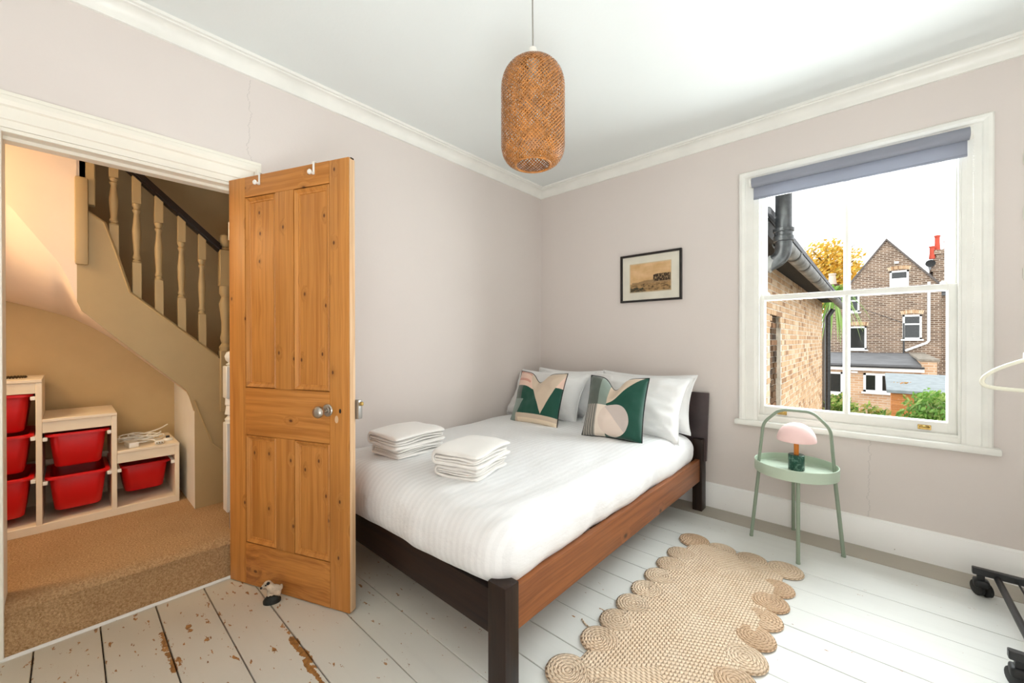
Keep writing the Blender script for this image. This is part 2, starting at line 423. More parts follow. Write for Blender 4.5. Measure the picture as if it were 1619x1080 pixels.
# door lining, architrave, threshold
dc = struct('trim_2', 'cream gloss moulded architrave and lining around the open doorway', 'door frame')
AP = [(0.0, 0.004), (0.010, 0.004), (0.012, 0.030), (0.018, 0.034), (0.018, 0.078), (0.026, 0.084), (0.030, 0.100), (0.026, 0.118), (0.018, 0.124), (0.016, 0.138), (0.0, 0.140)]
def arch_leg(inner, outward, z0, z1):
    sc = abs(outward)
    q = bmesh.new(); A = []; B = []
    for d, wv in AP:
        A.append(q.verts.new((d, inner + outward*wv, z0))); B.append(q.verts.new((d, inner + outward*wv, z1 + wv)))
    n = len(AP)
    for i in range(n - 1): q.faces.new((A[i], A[i+1], B[i+1], B[i]))
    return q
obj('architrave', arch_leg(DY1, 0.58, 0, DH), M_jamb, dc, ang=20); obj('architrave', arch_leg(DY0, -1, 0, DH), M_jamb, dc, ang=20)
q = bmesh.new(); A = []; B = []
for d, wv in AP:
    A.append(q.verts.new((d, DY0 - wv, DH + wv))); B.append(q.verts.new((d, DY1 + 0.58*wv, DH + wv)))
for i in range(len(AP)-1): q.faces.new((A[i], A[i+1], B[i+1], B[i]))
obj('architrave', q, M_jamb, dc, ang=20)
b = BM(); box(b, -WT - 0.002, 0.006, DY0 - 0.002, DY0 + 0.014, 0, DH, 0.002, 1); obj('lining', b, M_jamb, dc)
b = BM(); box(b, -WT - 0.002, 0.006, DY1 - 0.008, DY1 + 0.002, 0, DH, 0.002, 1); obj('lining', b, M_jamb, dc)
b = BM(); box(b, -WT - 0.002, 0.006, DY0, DY1, DH - 0.012, DH + 0.004, 0.002, 1); obj('lining', b, M_jamb, dc)
b = BM(); box(b, -0.10, -0.045, DY0 + 0.01, DY1 - 0.01, DH - 0.026, DH - 0.01, 0.002, 1); obj('door_stop', b, M_jamb, dc)
b = BM(); prism(b, [(0.0, 0.0), (0.011, 0.0), (0.011, 0.005), (0.007, 0.009), (0.0, 0.010)], 1, DY0 - 0.02, DY1 + 0.02)
tag(obj('trim_3', b, M_white), 'thin pale threshold strip where the boards meet the carpeted step', 'threshold', kind='structure')

# ------------------------------------------------------------------ hall beyond the doorway
HZ = 0.20
b = BM()
prof = [(0.003, -0.021), (-0.002, 0.0), (-0.004, 0.10)]
prof += [(-0.012, 0.155)] + [(-0.05 + 0.045*cos(t), 0.155 + 0.045*sin(t)) for t in [pi/2*i/5 for i in range(1, 6)]]
prof += [(-1.26, HZ), (-1.26, -0.021)]
prism(b, prof, 1, DY0 + 0.012, DY1 - 0.012)
box(b, -1.26, -WT, -4.25, -1.9, 0.1, HZ - 0.0015)
tag(obj('floor', b, M_carpet), 'tan carpet on the raised hall floor and step', 'carpet', kind='structure')
XB, XS = -1.25, -0.57
b = BM(); box(b, XB - 0.1, XB, -4.4, -1.8, 0, 4.2)
tag(obj('wall_hall', b, M_hallW, smooth=False), 'tan painted wall behind the stairs and the storage unit', 'wall', kind='structure')
b = BM(); box(b, XB, -WT, -4.4, -4.3, 0, 4.2); tag(obj('wall_hall_end', b, M_hallW, smooth=False), 'tan end wall of the landing', 'wall', kind='structure')
b = BM(); box(b, XB, -WT, -1.9, -1.8, 0, 4.2); tag(obj('wall_hall_foot', b, M_hallW, smooth=False), 'tan wall past the stair foot', 'wall', kind='structure')
b = BM(); box(b, -WT, 0.0, -4.4, 0.0, CZ + 0.05, 4.3); box(b, XB, -WT, -4.4, -1.8, 4.2, 4.3); box(b, XS, -WT, -4.4, -1.8, 2.72, 2.80)
tag(obj('ceiling_hall', b, M_hallW, smooth=False), 'shaded ceiling over the stairwell', 'ceiling', kind='structure')

stair = thing('staircase', 'tan painted staircase climbing leftwards beyond the doorway, turned balusters and dark handrail', 'staircase', (XS, -2.6, HZ))
# side panel (string), plane x = XS
def lerp_tab(tab, y):
    for (a, za), (c, zc) in zip(tab, tab[1:]):
        if a <= y <= c: return za + (zc - za)*(y - a)/(c - a)
    return tab[-1][1] if y > tab[-1][0] else tab[0][1]
LOW = [(-3.076, 1.40), (-3.06, 1.352), (-2.944, 1.223), (-2.66, 0.925), (-2.640, 0.90), (-2.627, 0.865), (-2.606, 0.78), (-2.6055, HZ), (-2.45, HZ)]
UPP = [(-3.076, 1.87), (-3.036, 1.855), (-2.979, 1.812), (-2.939, 1.676), (-2.883, 1.457), (-2.489, 1.092), (-2.45, 1.075)]
YS = sorted({y for y, z in LOW + UPP})
b = BM(); A = []
for y in YS:
    l, u = lerp_tab(LOW, y), lerp_tab(UPP, y)
    A.append([b.verts.new(p) for p in ((XS, y, l), (XS, y, u), (XS - 0.03, y, u), (XS - 0.03, y, l))])
for P, Q in zip(A, A[1:]):
    for i in range(4): b.faces.new((P[i], P[(i+1) % 4], Q[(i+1) % 4], Q[i]))
b.faces.new(A[0]); b.faces.new(A[-1]); obj('string_panel', b, M_string, stair, world=True)
cap = [(-2.489, 1.092), (-2.883, 1.457), (-2.939, 1.676), (-2.979, 1.812), (-3.036, 1.855)]
b = BM(); tube(b, [(XS - 0.012, y, z + 0.004) for y, z in cap], 0.017, 6, flat=0.6); obj('string_cap', b, M_string, stair, world=True)
b = BM(); tube(b, [(XS + 0.003, y, z) for y, z in [(-2.606, 0.85), (-2.56, 0.70), (-2.52, 0.575), (-2.45, 0.50)]], 0.006, 5); obj('panel_bead', b, M_string, stair, world=True)
b = BM(); box(b, XB, XS - 0.001, -2.606, -2.575, HZ, 0.97); obj('end_panel', b, M_white, stair, world=True)
b = BM(); box(b, XS - 0.02, XS + 0.022, -3.083, -3.035, 1.585, 2.03, 0.012, 2); obj('newel_drop', b, M_string, stair, world=True)
b = BM(); box(b, XS - 0.06, XS - 0.0, -3.07, -3.01, 1.9, 3.6, 0.004, 1); obj('upper_post', b, M_string, stair, world=True)
# soffit and the coved underside of the winders
bm = BM(); ys = [-2.606 - 0.02*i for i in range(0, 91)]; grid = []
def front_z(y):
    pts = [(-4.5, 2.2), (-3.3, 1.85), (-3.12, 1.56), (-3.076, 1.40), (-3.06, 1.352), (-2.944, 1.223), (-2.66, 0.925), (-2.606, 0.86)]
    for (a, za), (c, zc) in zip(pts, pts[1:]):
        if a <= y <= c: return za + (zc - za)*(y - a)/(c - a)
    return pts[0][1]
def back_z(y):
    pts = [(-4.5, 1.60), (-3.354, 1.43), (-3.226, 1.39), (-3.10, 1.345), (-3.0, 1.28), (-2.908, 1.205), (-2.606, 0.90)]
    for (a, za), (c, zc) in zip(pts, pts[1:]):
        if a <= y <= c: return za + (zc - za)*(y - a)/(c - a)
    return pts[0][1]
for y in ys:
    row = []; zf, zb = front_z(y), back_z(y)
    for i in range(17):
        t = i/16; e = t**1.0
        k = min(1.0, max(0.0, (-3.03 - y)/0.14)); k = k*k*(3-2*k)
        lin = zb + (zf - zb)*t; arc = zb + (zf - zb)*(1 - sqrt(max(0, 1 - t**2.4)))
        row.append(bm.verts.new((XB + (XS - 0.004 - XB)*t, y, lin*(1-k) + arc*k)))
    grid.append(row)
for A, B in zip(grid, grid[1:]):
    for i in range(16): bm.faces.new((A[i], A[i+1], B[i+1], B[i]))
obj('soffit', bm, M_soffit, stair, world=True, ang=80)
bm = BM(); cols = []
for y in [-3.076 - 0.03*i for i in range(0, 41)]:
    cols.append([bm.verts.new((XS - 0.004 + (0.008 if z > 2 else 0), y, z)) for z in (front_z(y), max(front_z(y) + 0.01, 2.1), 3.0)])
for A, B in zip(cols, cols[1:]):
    for i in range(2): bm.faces.new((A[i], A[i+1], B[i+1], B[i]))
cols = [[bm.verts.new((x, y, z)) for z in (1.9, 3.0)] for x, y in ((XS, -3.045), (XS, -3.076))]
bm.faces.new((cols[0][0], cols[0][1], cols[1][1], cols[1][0]))
obj('winder_wall', bm, M_soffit, stair, world=True, ang=60)
b = BM()
for i in range(6):
    y1 = -2.49 - 0.105*i; z0 = 1.02 + 0.115*i
    box(b, XB, XS - 0.032, y1 - 0.13, y1, z0 - 0.04, z0); box(b, XB, XS - 0.032, y1 - 0.02, y1, z0 - 0.115, z0)
obj('treads', b, M_string, stair, world=True)
b = BM(); prism(b, [(-2.470, 1.738), (-2.96, 2.185), (-2.96, 2.24), (-2.470, 1.792)], 0, XS - 0.058, XS + 0.010, 0.010); obj('handrail', b, M_rail, stair, world=True)
def baluster(zb, zt, y):
    h = zt - zb; s = 0.019; bm = BM()
    box(bm, -s, s, -s, s, 0, h*0.30, 0.002, 1); box(bm, -s, s, -s, s, h*0.78, h, 0.002, 1)
    P = [(0.3, .016), (0.31, .019), (0.325, .013), (0.34, .018), (0.37, .013), (0.48, .017), (0.56, .019), (0.66, .013), (0.70, .011), (0.725, .018), (0.74, .012), (0.765, .019), (0.78, .017)]
    lathe(bm, [(r, t*h) for t, r in P], 12); xform(bm, Matrix.Translation((XS - 0.028, y, zb)))
    obj('baluster', bm, M_string, stair, world=True)
for y, zt, zb in [(-2.941, 2.185, 1.66), (-2.852, 2.10, 1.425), (-2.760, 2.015, 1.34), (-2.660, 1.925, 1.245), (-2.564, 1.838, 1.155)]: baluster(zb, zt, y)
def newel(x, y, z0, z1, s, mat, sq):
    h = z1 - z0; bm = BM()
    box(bm, -s, s, -s, s, 0, h*sq, 0.004, 1); box(bm, -s, s, -s, s, h*0.70, h*0.90, 0.004, 1)
    P = [(sq, .9), (sq+.02, 1.0), (sq+.04, .6), (sq+.07, .85), (sq+.10, .65), (sq + .16, .62), (.60, .98), (.64, .6), (.66, .95), (.70, .9)]
    lathe(bm, [(r*s, t*h) for t, r in P], 16)
    B = [(.90, .55), (.91, .85), (.92, .5), (.935, .85), (.96, 1.0), (.985, .75), (1.0, 0.0)]
    lathe(bm, [(r*s, t*h) for t, r in B], 16)
    xform(bm, Matrix.Translation((x, y, z0))); obj('newel_post', bm, mat, stair, world=True)
newel(XS - 0.02, -2.447, 0.76, 1.87, 0.035, M_string, 0.34)
newel(-0.40, -2.455, HZ, 1.145, 0.040, M_white, 0.55)

# stepped storage unit with red tubs
UX0, UX1 = -1.20, -0.796
unit = thing('storage_unit', 'white stepped storage unit holding red tubs under the stairs', 'storage unit', (UX1 - 0.2, -3.05, HZ))
pt = 0.022
ups = [(-3.505, 0.985), (-3.221, 0.985), (-2.943, 0.775), (-2.666, 0.552)]
for i, (y, zt) in enumerate(ups):
    b = BM(); box(b, UX0, UX1, y, y + pt, HZ, zt, 0.002, 1); obj('upright', b, M_unit, unit, world=True)
for (a, c, zt) in [(-3.505, -3.199, 0.999), (-3.199, -2.921, 0.789), (-2.921, -2.644, 0.566)]:
    b = BM(); box(b, UX0 - 0.005, UX1 + 0.004, a, c, zt - 0.016, zt, 0.002, 1); obj('top_panel', b, M_unit, unit, world=True)
    b = BM(); box(b, UX1 - 0.018, UX1 - 0.002, a + (0.022 if zt > 0.9 else 0.0), c - 0.022, zt - 0.072, zt - 0.016, 0.001, 1); obj('fascia', b, M_unit, unit, world=True)
b = BM(); box(b, UX0, UX1 - 0.004, -3.5, -2.65, 0.225, 0.243, 0.001, 1); obj('bottom_shelf', b, M_unit, unit, world=True)
b = BM(); box(b, UX1 - 0.02, UX1 + 0.001, -3.5, -2.646, HZ, 0.241, 0.001, 1); obj('plinth', b, M_unit, unit, world=True)
b = BM(); box(b, UX0 - 0.004, UX0 + 0.002, -3.5, -2.65, 0.243, 0.5); obj('back_panel', b, M_unit, unit, world=True)
def runner(y, z, side):
    b = BM(); box(b, UX0 + 0.02, UX1 - 0.004, min(y, y + side*0.014), max(y, y + side*0.014), z - 0.008, z, 0.002, 1)
    box(b, UX1 - 0.014, UX1 - 0.002, min(y, y + side*0.018), max(y, y + side*0.018), z - 0.02, z, 0.002, 1)
    obj('runner', b, M_plasticW, unit, world=True)
runs = [(-3.505, -3.221, [0.912, 0.703, 0.482]), (-3.221, -2.943, [0.692, 0.462]), (-2.943, -2.666, [0.462])]
for a, c, zs in runs:
    for z in zs: runner(a + pt, z, 1); runner(c, z, -1)
def tub(y0, y1, zr, h, label, xf=UX1 - 0.004, xb=UX0 + 0.03):
    cx, cy = (xf + xb)/2, (y0 + y1)/2; hx, hy = (xf - xb)/2, (y1 - y0)/2
    t = thing('storage_tub', label, 'storage tub', (cx, cy, zr - h), group='red tubs in the stepped unit')
    def rr(hx, hy, z, r, n=6):
        P = []
        for k, (sx, sy) in enumerate(((1, 1), (-1, 1), (-1, -1), (1, -1))):
            for i in range(n):
                a = pi/2*k + pi/2*i/(n-1); P.append((sx*(hx - r) + r*cos(a), sy*(hy - r) + r*sin(a), z))
        return P
    bm = BM(); rings = []
    for hx_, hy_, z, r in [(hx-.040, hy-.040, 0.0, .03), (hx-.034, hy-.034, 0.006, .035), (hx-.022, hy-.024, h*0.5, .035), (hx-.014, hy-.016, h-0.012, .035), (hx-.017, hy-.019, h-0.004, .033), (hx-.028, hy-.028, h*0.5, .033), (hx-.044, hy-.044, 0.012, .03)]:
        rings.append([bm.verts.new(p) for p in rr(hx_, hy_, z, r)])
    for A, B in zip(rings, rings[1:]):
        n = len(A)
        for i in range(n): bm.faces.new((A[i], A[(i+1) % n], B[(i+1) % n], B[i]))
    bm.faces.new(rings[0]); bm.faces.new(rings[-1]); obj('tub_body', bm, M_red, t)
    bm = BM(); R = []
    for d, z in [(.015, h-.014), (0.0, h-.014), (0.0, h-.003), (.003, h), (.018, h), (.019, h-.006)]:
        R.append([bm.verts.new(p) for p in rr(hx-d, hy-d, z, .035)])
    R.append(R[0])
    for A, B in zip(R, R[1:]):
        n = len(A)
        for i in range(n): bm.faces.new((A[i], A[(i+1) % n], B[(i+1) % n], B[i]))
    obj('rim', bm, M_red, t); return t
tub(-3.478, -3.228, 0.925, 0.195, 'red tub at the top of the tallest column')
tub(-3.478, -3.228, 0.715, 0.195, 'red tub in the middle of the tallest column')
tub(-3.478, -3.228, 0.495, 0.205, 'red tub at the bottom of the tallest column')
tub(-3.193, -2.948, 0.704, 0.185, 'red tub in the upper slot of the middle column')
tub(-3.193, -2.948, 0.475, 0.190, 'red tub in the lower slot of the middle column')
tub(-2.915, -2.671, 0.455, 0.165, 'dark red tub pushed back in the shortest column', UX1 - 0.075, UX0 + 0.02)
# cables and adaptors on the low top
ct = 0.567
cb = thing('cable_bundle', 'tangled white cable with adaptor and plug on the low storage unit top', 'cable', (-0.96, -2.80, ct))
bm = BM(); P = []
for i in range(110):
    a = i*0.30; r = 0.075 + 0.022*sin(i*0.71)
    P.append((-0.985 + r*cos(a)*0.75 + 0.01*sin(i*.9), -2.805 + 0.012*sin(i*0.33) + r*sin(a)*1.15, ct + 0.006 + 0.016*(1 + sin(i*0.53)) + 0.00014*i))
tube(bm, P, 0.0042, 6)
tube(bm, smooth_path([(-1.06, -2.86, ct + .03), (-1.0, -2.76, ct + .05), (-1.05, -2.70, ct + .06), (-1.08, -2.665, ct + .075)]), 0.0042, 6)
tube(bm, smooth_path([(-0.96, -2.89, ct + .02), (-0.93, -2.86, ct + .03), (-0.90, -2.76, ct + .02), (-0.87, -2.735, ct + .012)]), 0.0042, 6)
obj('cord', bm, M_plasticW, cb, world=True)
b = BM(); box(b, -0.05, 0.05, -0.022, 0.022, 0, 0.03, 0.005, 2); xform(b, Matrix.Translation((-0.875, -2.855, ct)) @ Matrix.Rotation(0.15, 4, 'Z')); obj('power_adaptor', b, M_plasticW, cb, world=True)
b = BM(); box(b, -0.022, 0.022, -0.02, 0.02, 0, 0.022, 0.006, 2); xform(b, Matrix.Translation((-0.845, -2.735, ct))); obj('plug', b, M_plasticW, cb, world=True)
b = BM()
for dx, dy in ((0.0, 0), (-0.0, 0.012), (-0.0, -0.012)): box(b, -0.823, -0.806, -2.738 + dy, -2.733 + dy, ct + 0.008, ct + 0.013)
obj('pin', b, M_brass, cb, world=True)
d = thing('round_plug', 'small round white plug lying at the corner of the low unit top', 'plug', (-0.91, -2.685, ct))
b = BM(); lathe(b, [(0.0, 0.0), (0.024, 0.0), (0.025, 0.008), (0.02, 0.016), (0.0, 0.018)], 20); obj('disc', b, M_plasticW, d)
b = BM(); box(b, -0.004, 0.004, -0.009, 0.009, 0.016, 0.030, 0.001, 1); obj('pin', b, M_black, d)
d = thing('bead_bracelet', 'small beaded bracelet lying on the tallest top of the storage unit', 'bracelet', (-0.97, -3.30, 1.0))
b = BM()
for i in range(22):
    a = 2*pi*i/22; q = bmesh.new(); bmesh.ops.create_icosphere(q, subdivisions=1, radius=0.0065, matrix=Matrix.Translation((0.045*cos(a), 0.04*sin(a), 0.0065))); add(b, q)
obj('beads', b, plain('brown_beads', (0.10, 0.06, 0.02), 0.4, var=0.6, scale=60), d)['kind'] = 'stuff'

# ------------------------------------------------------------------ pine door
ang = atan2(0.28, 0.703); DW, DHt, TH = 0.757, 2.0, 0.036
door = struct('door_1', 'stripped pine four panel door standing open into the bedroom', 'door', (0.022, -2.565, 0.004), (0, 0, ang))
# local: x along width from hinge, y thickness away from the camera, z up
xs_ = [0.0, 0.112, 0.316, 0.430, 0.643, 0.757]
zs_ = [0.0, 0.203, 0.734, 0.965, 1.897, 1.996]
def dbox(name, x0, x1, z0, z1, mat, par=door, y0=0.0, y1=TH, bev=0.0022):
    b = BM(); box(b, x0, x1, y0, y1, z0, z1, bev, 2); return obj(name, b, mat, par)
dbox('hinge_stile', 0.0, xs_[1] - 0.0006, 0.0, 1.996, M_pineV)
dbox('lock_stile', xs_[4] + 0.0006, 0.7525, 0.0, 1.996, M_pineV, bev=0.004)
dbox('stile_edge', 0.7525, 0.757, 0.006, 1.99, M_pineE, y0=0.003, y1=TH - 0.003, bev=0.001)
dbox('top_rail', xs_[1], xs_[4], zs_[4], 1.996, M_pineH)
dbox('lock_rail', xs_[1], xs_[4], zs_[2], zs_[3], M_pineH)
dbox('bottom_rail', xs_[1], xs_[4], 0.0, zs_[1], M_pineS)
dbox('muntin', xs_[2], xs_[3], zs_[1] + 0.0006, zs_[2] - 0.0006, M_pineV); dbox('muntin', xs_[2], xs_[3], zs_[3] + 0.0006, zs_[4] - 0.0006, M_pineV)
for (x0, x1) in ((xs_[1], xs_[2]), (xs_[3], xs_[4])):
    for (z0, z1) in ((zs_[1], zs_[2]), (zs_[3], zs_[4])):
        pnl = dbox('door_panel', x0 - 0.004, x1 + 0.004, z0 - 0.004, z1 + 0.004, M_pineV, y0=0.013, y1=TH - 0.012, bev=0.001)
        # mitred moulding round the panel, front face
        q = bmesh.new(); R = []
        for d, y in [(0.0030, 0.004), (0.0065, -0.0005), (0.014, 0.004), (0.020, 0.0095), (0.026, 0.010), (0.028, 0.0135)]:
            R.append([q.verts.new((x, y, z)) for x, z in ((x0+d, z0+d), (x1-d, z0+d), (x1-d, z1-d), (x0+d, z1-d))])
        for A, B in zip(R, R[1:]):
            for i in range(4): q.faces.new((A[i], A[(i+1) % 4], B[(i+1) % 4], B[i]))
        obj('panel_moulding', q, M_pineV, pnl, ang=20)
RXm = Matrix.Rotation(pi/2, 4, 'X')   # lathe axis to -y
b = BM(); lathe(b, [(0.0, 0.0), (0.027, 0.0), (0.028, 0.003), (0.024, 0.007), (0.016, 0.008), (0.014, 0.012), (0.0, 0.012)], 28, M=RXm); kr = obj('knob_rose', b, M_nickel, door, (0.634, 0.0, 0.884))
b = BM(); lathe(b, [(0.008, 0.010), (0.008, 0.032), (0.013, 0.036), (0.022, 0.042), (0.0265, 0.050), (0.0265, 0.058), (0.022, 0.066), (0.012, 0.071), (0.0, 0.072)], 28, M=RXm); obj('door_knob', b, M_nickel, door, (0.634, 0.0, 0.884))
b = BM(); lathe(b, [(0.0, 0.0), (0.006, 0.0), (0.006, 0.0008), (0.0, 0.0008)], 14, M=RXm @ Matrix.Scale(1.7, 4, (0, 1, 0))); obj('keyhole', b, M_rubber, door, (0.703, 0.0, 0.884))
b = BM(); lathe(b, [(0.0, 0.0), (0.010, 0.0), (0.010, 0.0006), (0.0, 0.0006)], 12, M=RXm @ Matrix.Scale(1.7, 4, (0, 1, 0))); obj('pale_patch', b, M_pineE, door, (0.683, 0.0, 0.846))
b = BM(); box(b, 0.64, 0.772, TH, TH + 0.024, 0.845, 0.93, 0.003, 2); lk = obj('rim_lock', b, M_steel, door)
b = BM(); box(b, 0.7715, 0.784, TH + 0.008, TH + 0.020, 0.905, 0.922, 0.002, 1); obj('latch_bolt', b, M_brass, lk)
for z in (0.25, 1.70):
    b = BM(); lathe(b, [(0.0, 0), (0.006, 0), (0.006, 0.09), (0.0, 0.09)], 10); obj('hinge', b, M_steel, door, (-0.004, 0.006, z))
b = BM(); box(b, 0.735, 0.757, 0.012, 0.03, 1.992, 1.9985, 0.002, 1); obj('dark_corner_chip', b, M_dark, door)
# two hooks over the top of the door
def over_hook(x, label):
    p0 = Matrix.Translation(door.location) @ Matrix.Rotation(ang, 4, 'Z') @ Vector((x, 0, 2.0))
    h = thing('over_door_hook', label, 'hook', p0, (0, 0, ang), group='white hooks over the pine door')
    b = BM(); box(b, -0.006, 0.006, -0.0035, -0.001, -0.055, 0.005, 0.001, 1); box(b, -0.006, 0.006, -0.0035, TH + 0.004, 0.0025, 0.005, 0.001, 1); box(b, -0.006, 0.006, TH + 0.001, TH + 0.004, -0.02, 0.005, 0.001, 1)
    obj('strap', b, M_plasticW, h)
    b = BM(); lathe(b, [(0.0, 0.0), (0.006, 0.0), (0.006, 0.016), (0.011, 0.018), (0.012, 0.023), (0.008, 0.027), (0.0, 0.028)], 16, M=Matrix.Translation((0, -0.003, -0.05)) @ RXm); obj('peg', b, M_plasticW, h)
over_hook(0.214, 'white over-door hook nearer the hinge edge of the pine door')
over_hook(0.556, 'white over-door hook nearer the knob edge of the pine door')
# dog door stop
dg = thing('dog_doorstop', 'small painted dog door stop, white on a black base against the pine door', 'door stop', (0.372, -2.484, 0.0), (0, 0, radians(62)))
b = BM(); lathe(b, [(0.0, 0), (0.036, 0), (0.037, 0.012), (0.030, 0.022), (0.022, 0.030), (0.0, 0.032)], 20, M=Matrix.Scale(0.7, 4, (0, 1, 0)))
obj('base', b, plain('black_cast_iron', (0.012, 0.014, 0.011), 0.5, var=0.2, bump=0.6, bs=140), dg)
b = BM()
for (cx, cz, rx, ry, rz) in [(0.006, 0.055, 0.022, 0.013, 0.018), (0.016, 0.045, 0.014, 0.012, 0.018), (-0.013, 0.078, 0.014, 0.012, 0.014), (-0.006, 0.068, 0.013, 0.011, 0.016), (-0.024, 0.072, 0.009, 0.008, 0.008), (-0.010, 0.042, 0.006, 0.007, 0.018), (0.000, 0.042, 0.006, 0.007, 0.018), (0.022, 0.036, 0.007, 0.008, 0.014), (0.029, 0.058, 0.006, 0.005, 0.012)]:
    q = bmesh.new(); bmesh.ops.create_uvsphere(q, u_segments=14, v_segments=10, radius=1, matrix=Matrix.Translation((cx, 0, cz)) @ Matrix.Diagonal((rx, ry, rz, 1))); add(b, q)
me = obj('dog', b, plain('cream_enamel', srgb(226, 205, 180), 0.5, var=0.25, scale=40), dg)
me.scale = (1.3, 1.2, 1.15); me.location.z = -0.004
rm = me.modifiers.new('fuse', 'REMESH'); rm.mode = 'VOXEL'; rm.voxel_size = 0.0025; rm.use_smooth_shade = True
b = BM()
for (cx, cz, r) in [(-0.010, 0.086, 0.006), (-0.031, 0.072, 0.004), (-0.017, 0.080, 0.0035)]:
    q = bmesh.new(); bmesh.ops.create_uvsphere(q, u_segments=8, v_segments=6, radius=r, matrix=Matrix.Translation((cx, -0.010, cz))); add(b, q)
en = obj('ear_and_nose', b, M_rubber, dg); en.scale = (1.3, 1.2, 1.15); en.location.z = -0.004

# ------------------------------------------------------------------ sash window
win = struct('window_1', 'white painted two over two sliding sash window with garden view', 'window', (2.297, 0.0, WZ0))
def wbox(name, x0, x1, y0, y1, z0, z1, mat=M_white, par=win, bev=0.003):
    b = BM(); box(b, x0, x1, y0, y1, z0, z1, bev, 2); return obj(name, b, mat, par, world=True)
WA = [(0.0, 0.0), (0.012, 0.0), (0.014, 0.010), (0.016, 0.016), (0.016, 0.066), (0.022, 0.072), (0.028, 0.086), (0.026, 0.100), (0.020, 0.107), (0.0, 0.107)]
def casing(pts_a, pts_b):
    q = bmesh.new(); A = [q.verts.new(p) for p in pts_a]; B = [q.verts.new(p) for p in pts_b]
    for i in range(len(A)-1): q.faces.new((A[i], A[i+1], B[i+1], B[i]))
    return q
IX0, IX1, IZ1, SZ = 1.838, 2.756, 2.228, 0.660
obj('casing', casing([(IX0 - w_, -d, SZ) for d, w_ in WA], [(IX0 - w_, -d, IZ1 + w_) for d, w_ in WA]), M_white, win, world=True, ang=18)
obj('casing', casing([(IX1 + w_, -d, SZ) for d, w_ in WA], [(IX1 + w_, -d, IZ1 + w_) for d, w_ in WA]), M_white, win, world=True, ang=18)
obj('casing', casing([(IX0 - w_, -d, IZ1 + w_) for d, w_ in WA], [(IX1 + w_, -d, IZ1 + w_) for d, w_ in WA]), M_white, win, world=True, ang=18)
wbox('window_stool', 1.708, 2.888, -0.050, 0.02, 0.624, 0.660, bev=0.012)
wbox('frame_sill', WX0, WX1, -0.002, 0.30, 0.645, 0.688)
wbox('box_lining', WX0 - 0.01, IX0, 0.0, 0.18, SZ, IZ1 + 0.03); wbox('box_lining', IX1, WX1 + 0.01, 0.0, 0.18, SZ, IZ1 + 0.03); wbox('box_lining', WX0, WX1, 0.0, 0.18, IZ1, IZ1 + 0.03)
wbox('staff_bead', IX0 - 0.002, IX0 + 0.012, -0.006, 0.016, 0.686, IZ1); wbox('staff_bead', IX1 - 0.012, IX1 + 0.002, -0.006, 0.016, 0.686, IZ1); wbox('staff_bead', IX0, IX1, -0.004, 0.016, 0.684, 0.700)
wbox('parting_bead', IX0 - 0.002, IX0 + 0.010, 0.058, 0.066, 0.69, IZ1); wbox('parting_bead', IX1 - 0.010, IX1 + 0.002, 0.058, 0.066, 0.69, IZ1)
MX = 2.297
def sash(name, y0, y1, z0, z1, top, bot, stile, gx0, gx1):
    s = bpy.data.objects.new(name, None); COL.objects.link(s); s.parent = win; s.empty_display_size = 0.05
    s.location = Vector((MX, (y0+y1)/2, z0)) - win.location
    wbox('stile', IX0 + 0.001, gx0, y0, y1, z0, z1, par=s); wbox('stile', gx1, IX1 - 0.001, y0, y1, z0, z1, par=s)
    wbox('rail', gx0 - 0.002, gx1 + 0.002, y0 + 0.0005, y1 - 0.0005, z1 - top, z1, par=s); wbox('rail', gx0 - 0.002, gx1 + 0.002, y0 + 0.0005, y1 - 0.0005, z0, z0 + bot, par=s)
    wbox('muntin', MX - 0.010, MX + 0.010, y0 + 0.006, y1 - 0.004, z0 + bot - 0.002, z1 - top + 0.002, par=s)
    ym = (y0 + y1)/2 + 0.004
    for a, c in ((gx0 - 0.004, MX), (MX, gx1 + 0.004)):
        b = BM(); box(b, a, c, ym, ym + 0.003, z0 + bot - 0.004, z1 - top + 0.004); obj('pane', b, M_glass, s, world=True, smooth=False)
    for a, c in ((gx0, MX - 0.010), (MX + 0.010, gx1)):   # putty bead
        q = bmesh.new(); R = []
        for d, y in ((0.0, y0 + 0.002), (0.007, y0 + 0.012), (0.007, ym)):
            R.append([q.verts.new((x, y, z)) for x, z in ((a+d, z0+bot+d), (c-d, z0+bot+d), (c-d, z1-top-d), (a+d, z1-top-d))])
        for A, B in zip(R, R[1:]):
            for i in range(4): q.faces.new((A[i], A[(i+1) % 4], B[(i+1) % 4], B[i]))
        obj('glazing_bead', q, M_white, s, world=True)
    return s
ls = sash('lower_sash', 0.018, 0.056, 0.690, 1.497, 0.030, 0.066, 0.04, 1.874, 2.712)
us = sash('upper_sash', 0.068, 0.106, 1.465, 2.226, 0.05, 0.030, 0.04, 1.874, 2.712)
for xh in (1.882, 2.700):
    b = BM(); prism(b, [(0.070, 1.468), (0.104, 1.468), (0.104, 1.52), (0.070, 1.52)], 0, xh - 0.012, xh + 0.012, 0.006); obj('horn', b, M_white, us, world=True)
for xl in (1.975, 2.624):
    b = BM(); box(b, -0.026, 0.026, -0.002, 0.0, -0.012, 0.014, 0.001, 1)
    q = bmesh.new(); bmesh.ops.create_uvsphere(q, u_segments=16, v_segments=8, radius=1)
    bmesh.ops.delete(q, geom=[v for v in q.verts if v.co.y > 0.01 or v.co.z < -0.35], context='VERTS'); xform(q, Matrix.Diagonal((0.022, 0.020, 0.013, 1))); add(b, q)
    xform(b, Matrix.Translation((xl, 0.0178, 0.722))); obj('sash_lift', b, M_brass, ls, world=True)
wbox('outer_sill', WX0 - 0.05, WX1 + 0.05, 0.28, 0.40, 0.60, 0.645, mat=plain('stone_sill', (0.42, 0.39, 0.35), 0.8), bev=0.006)

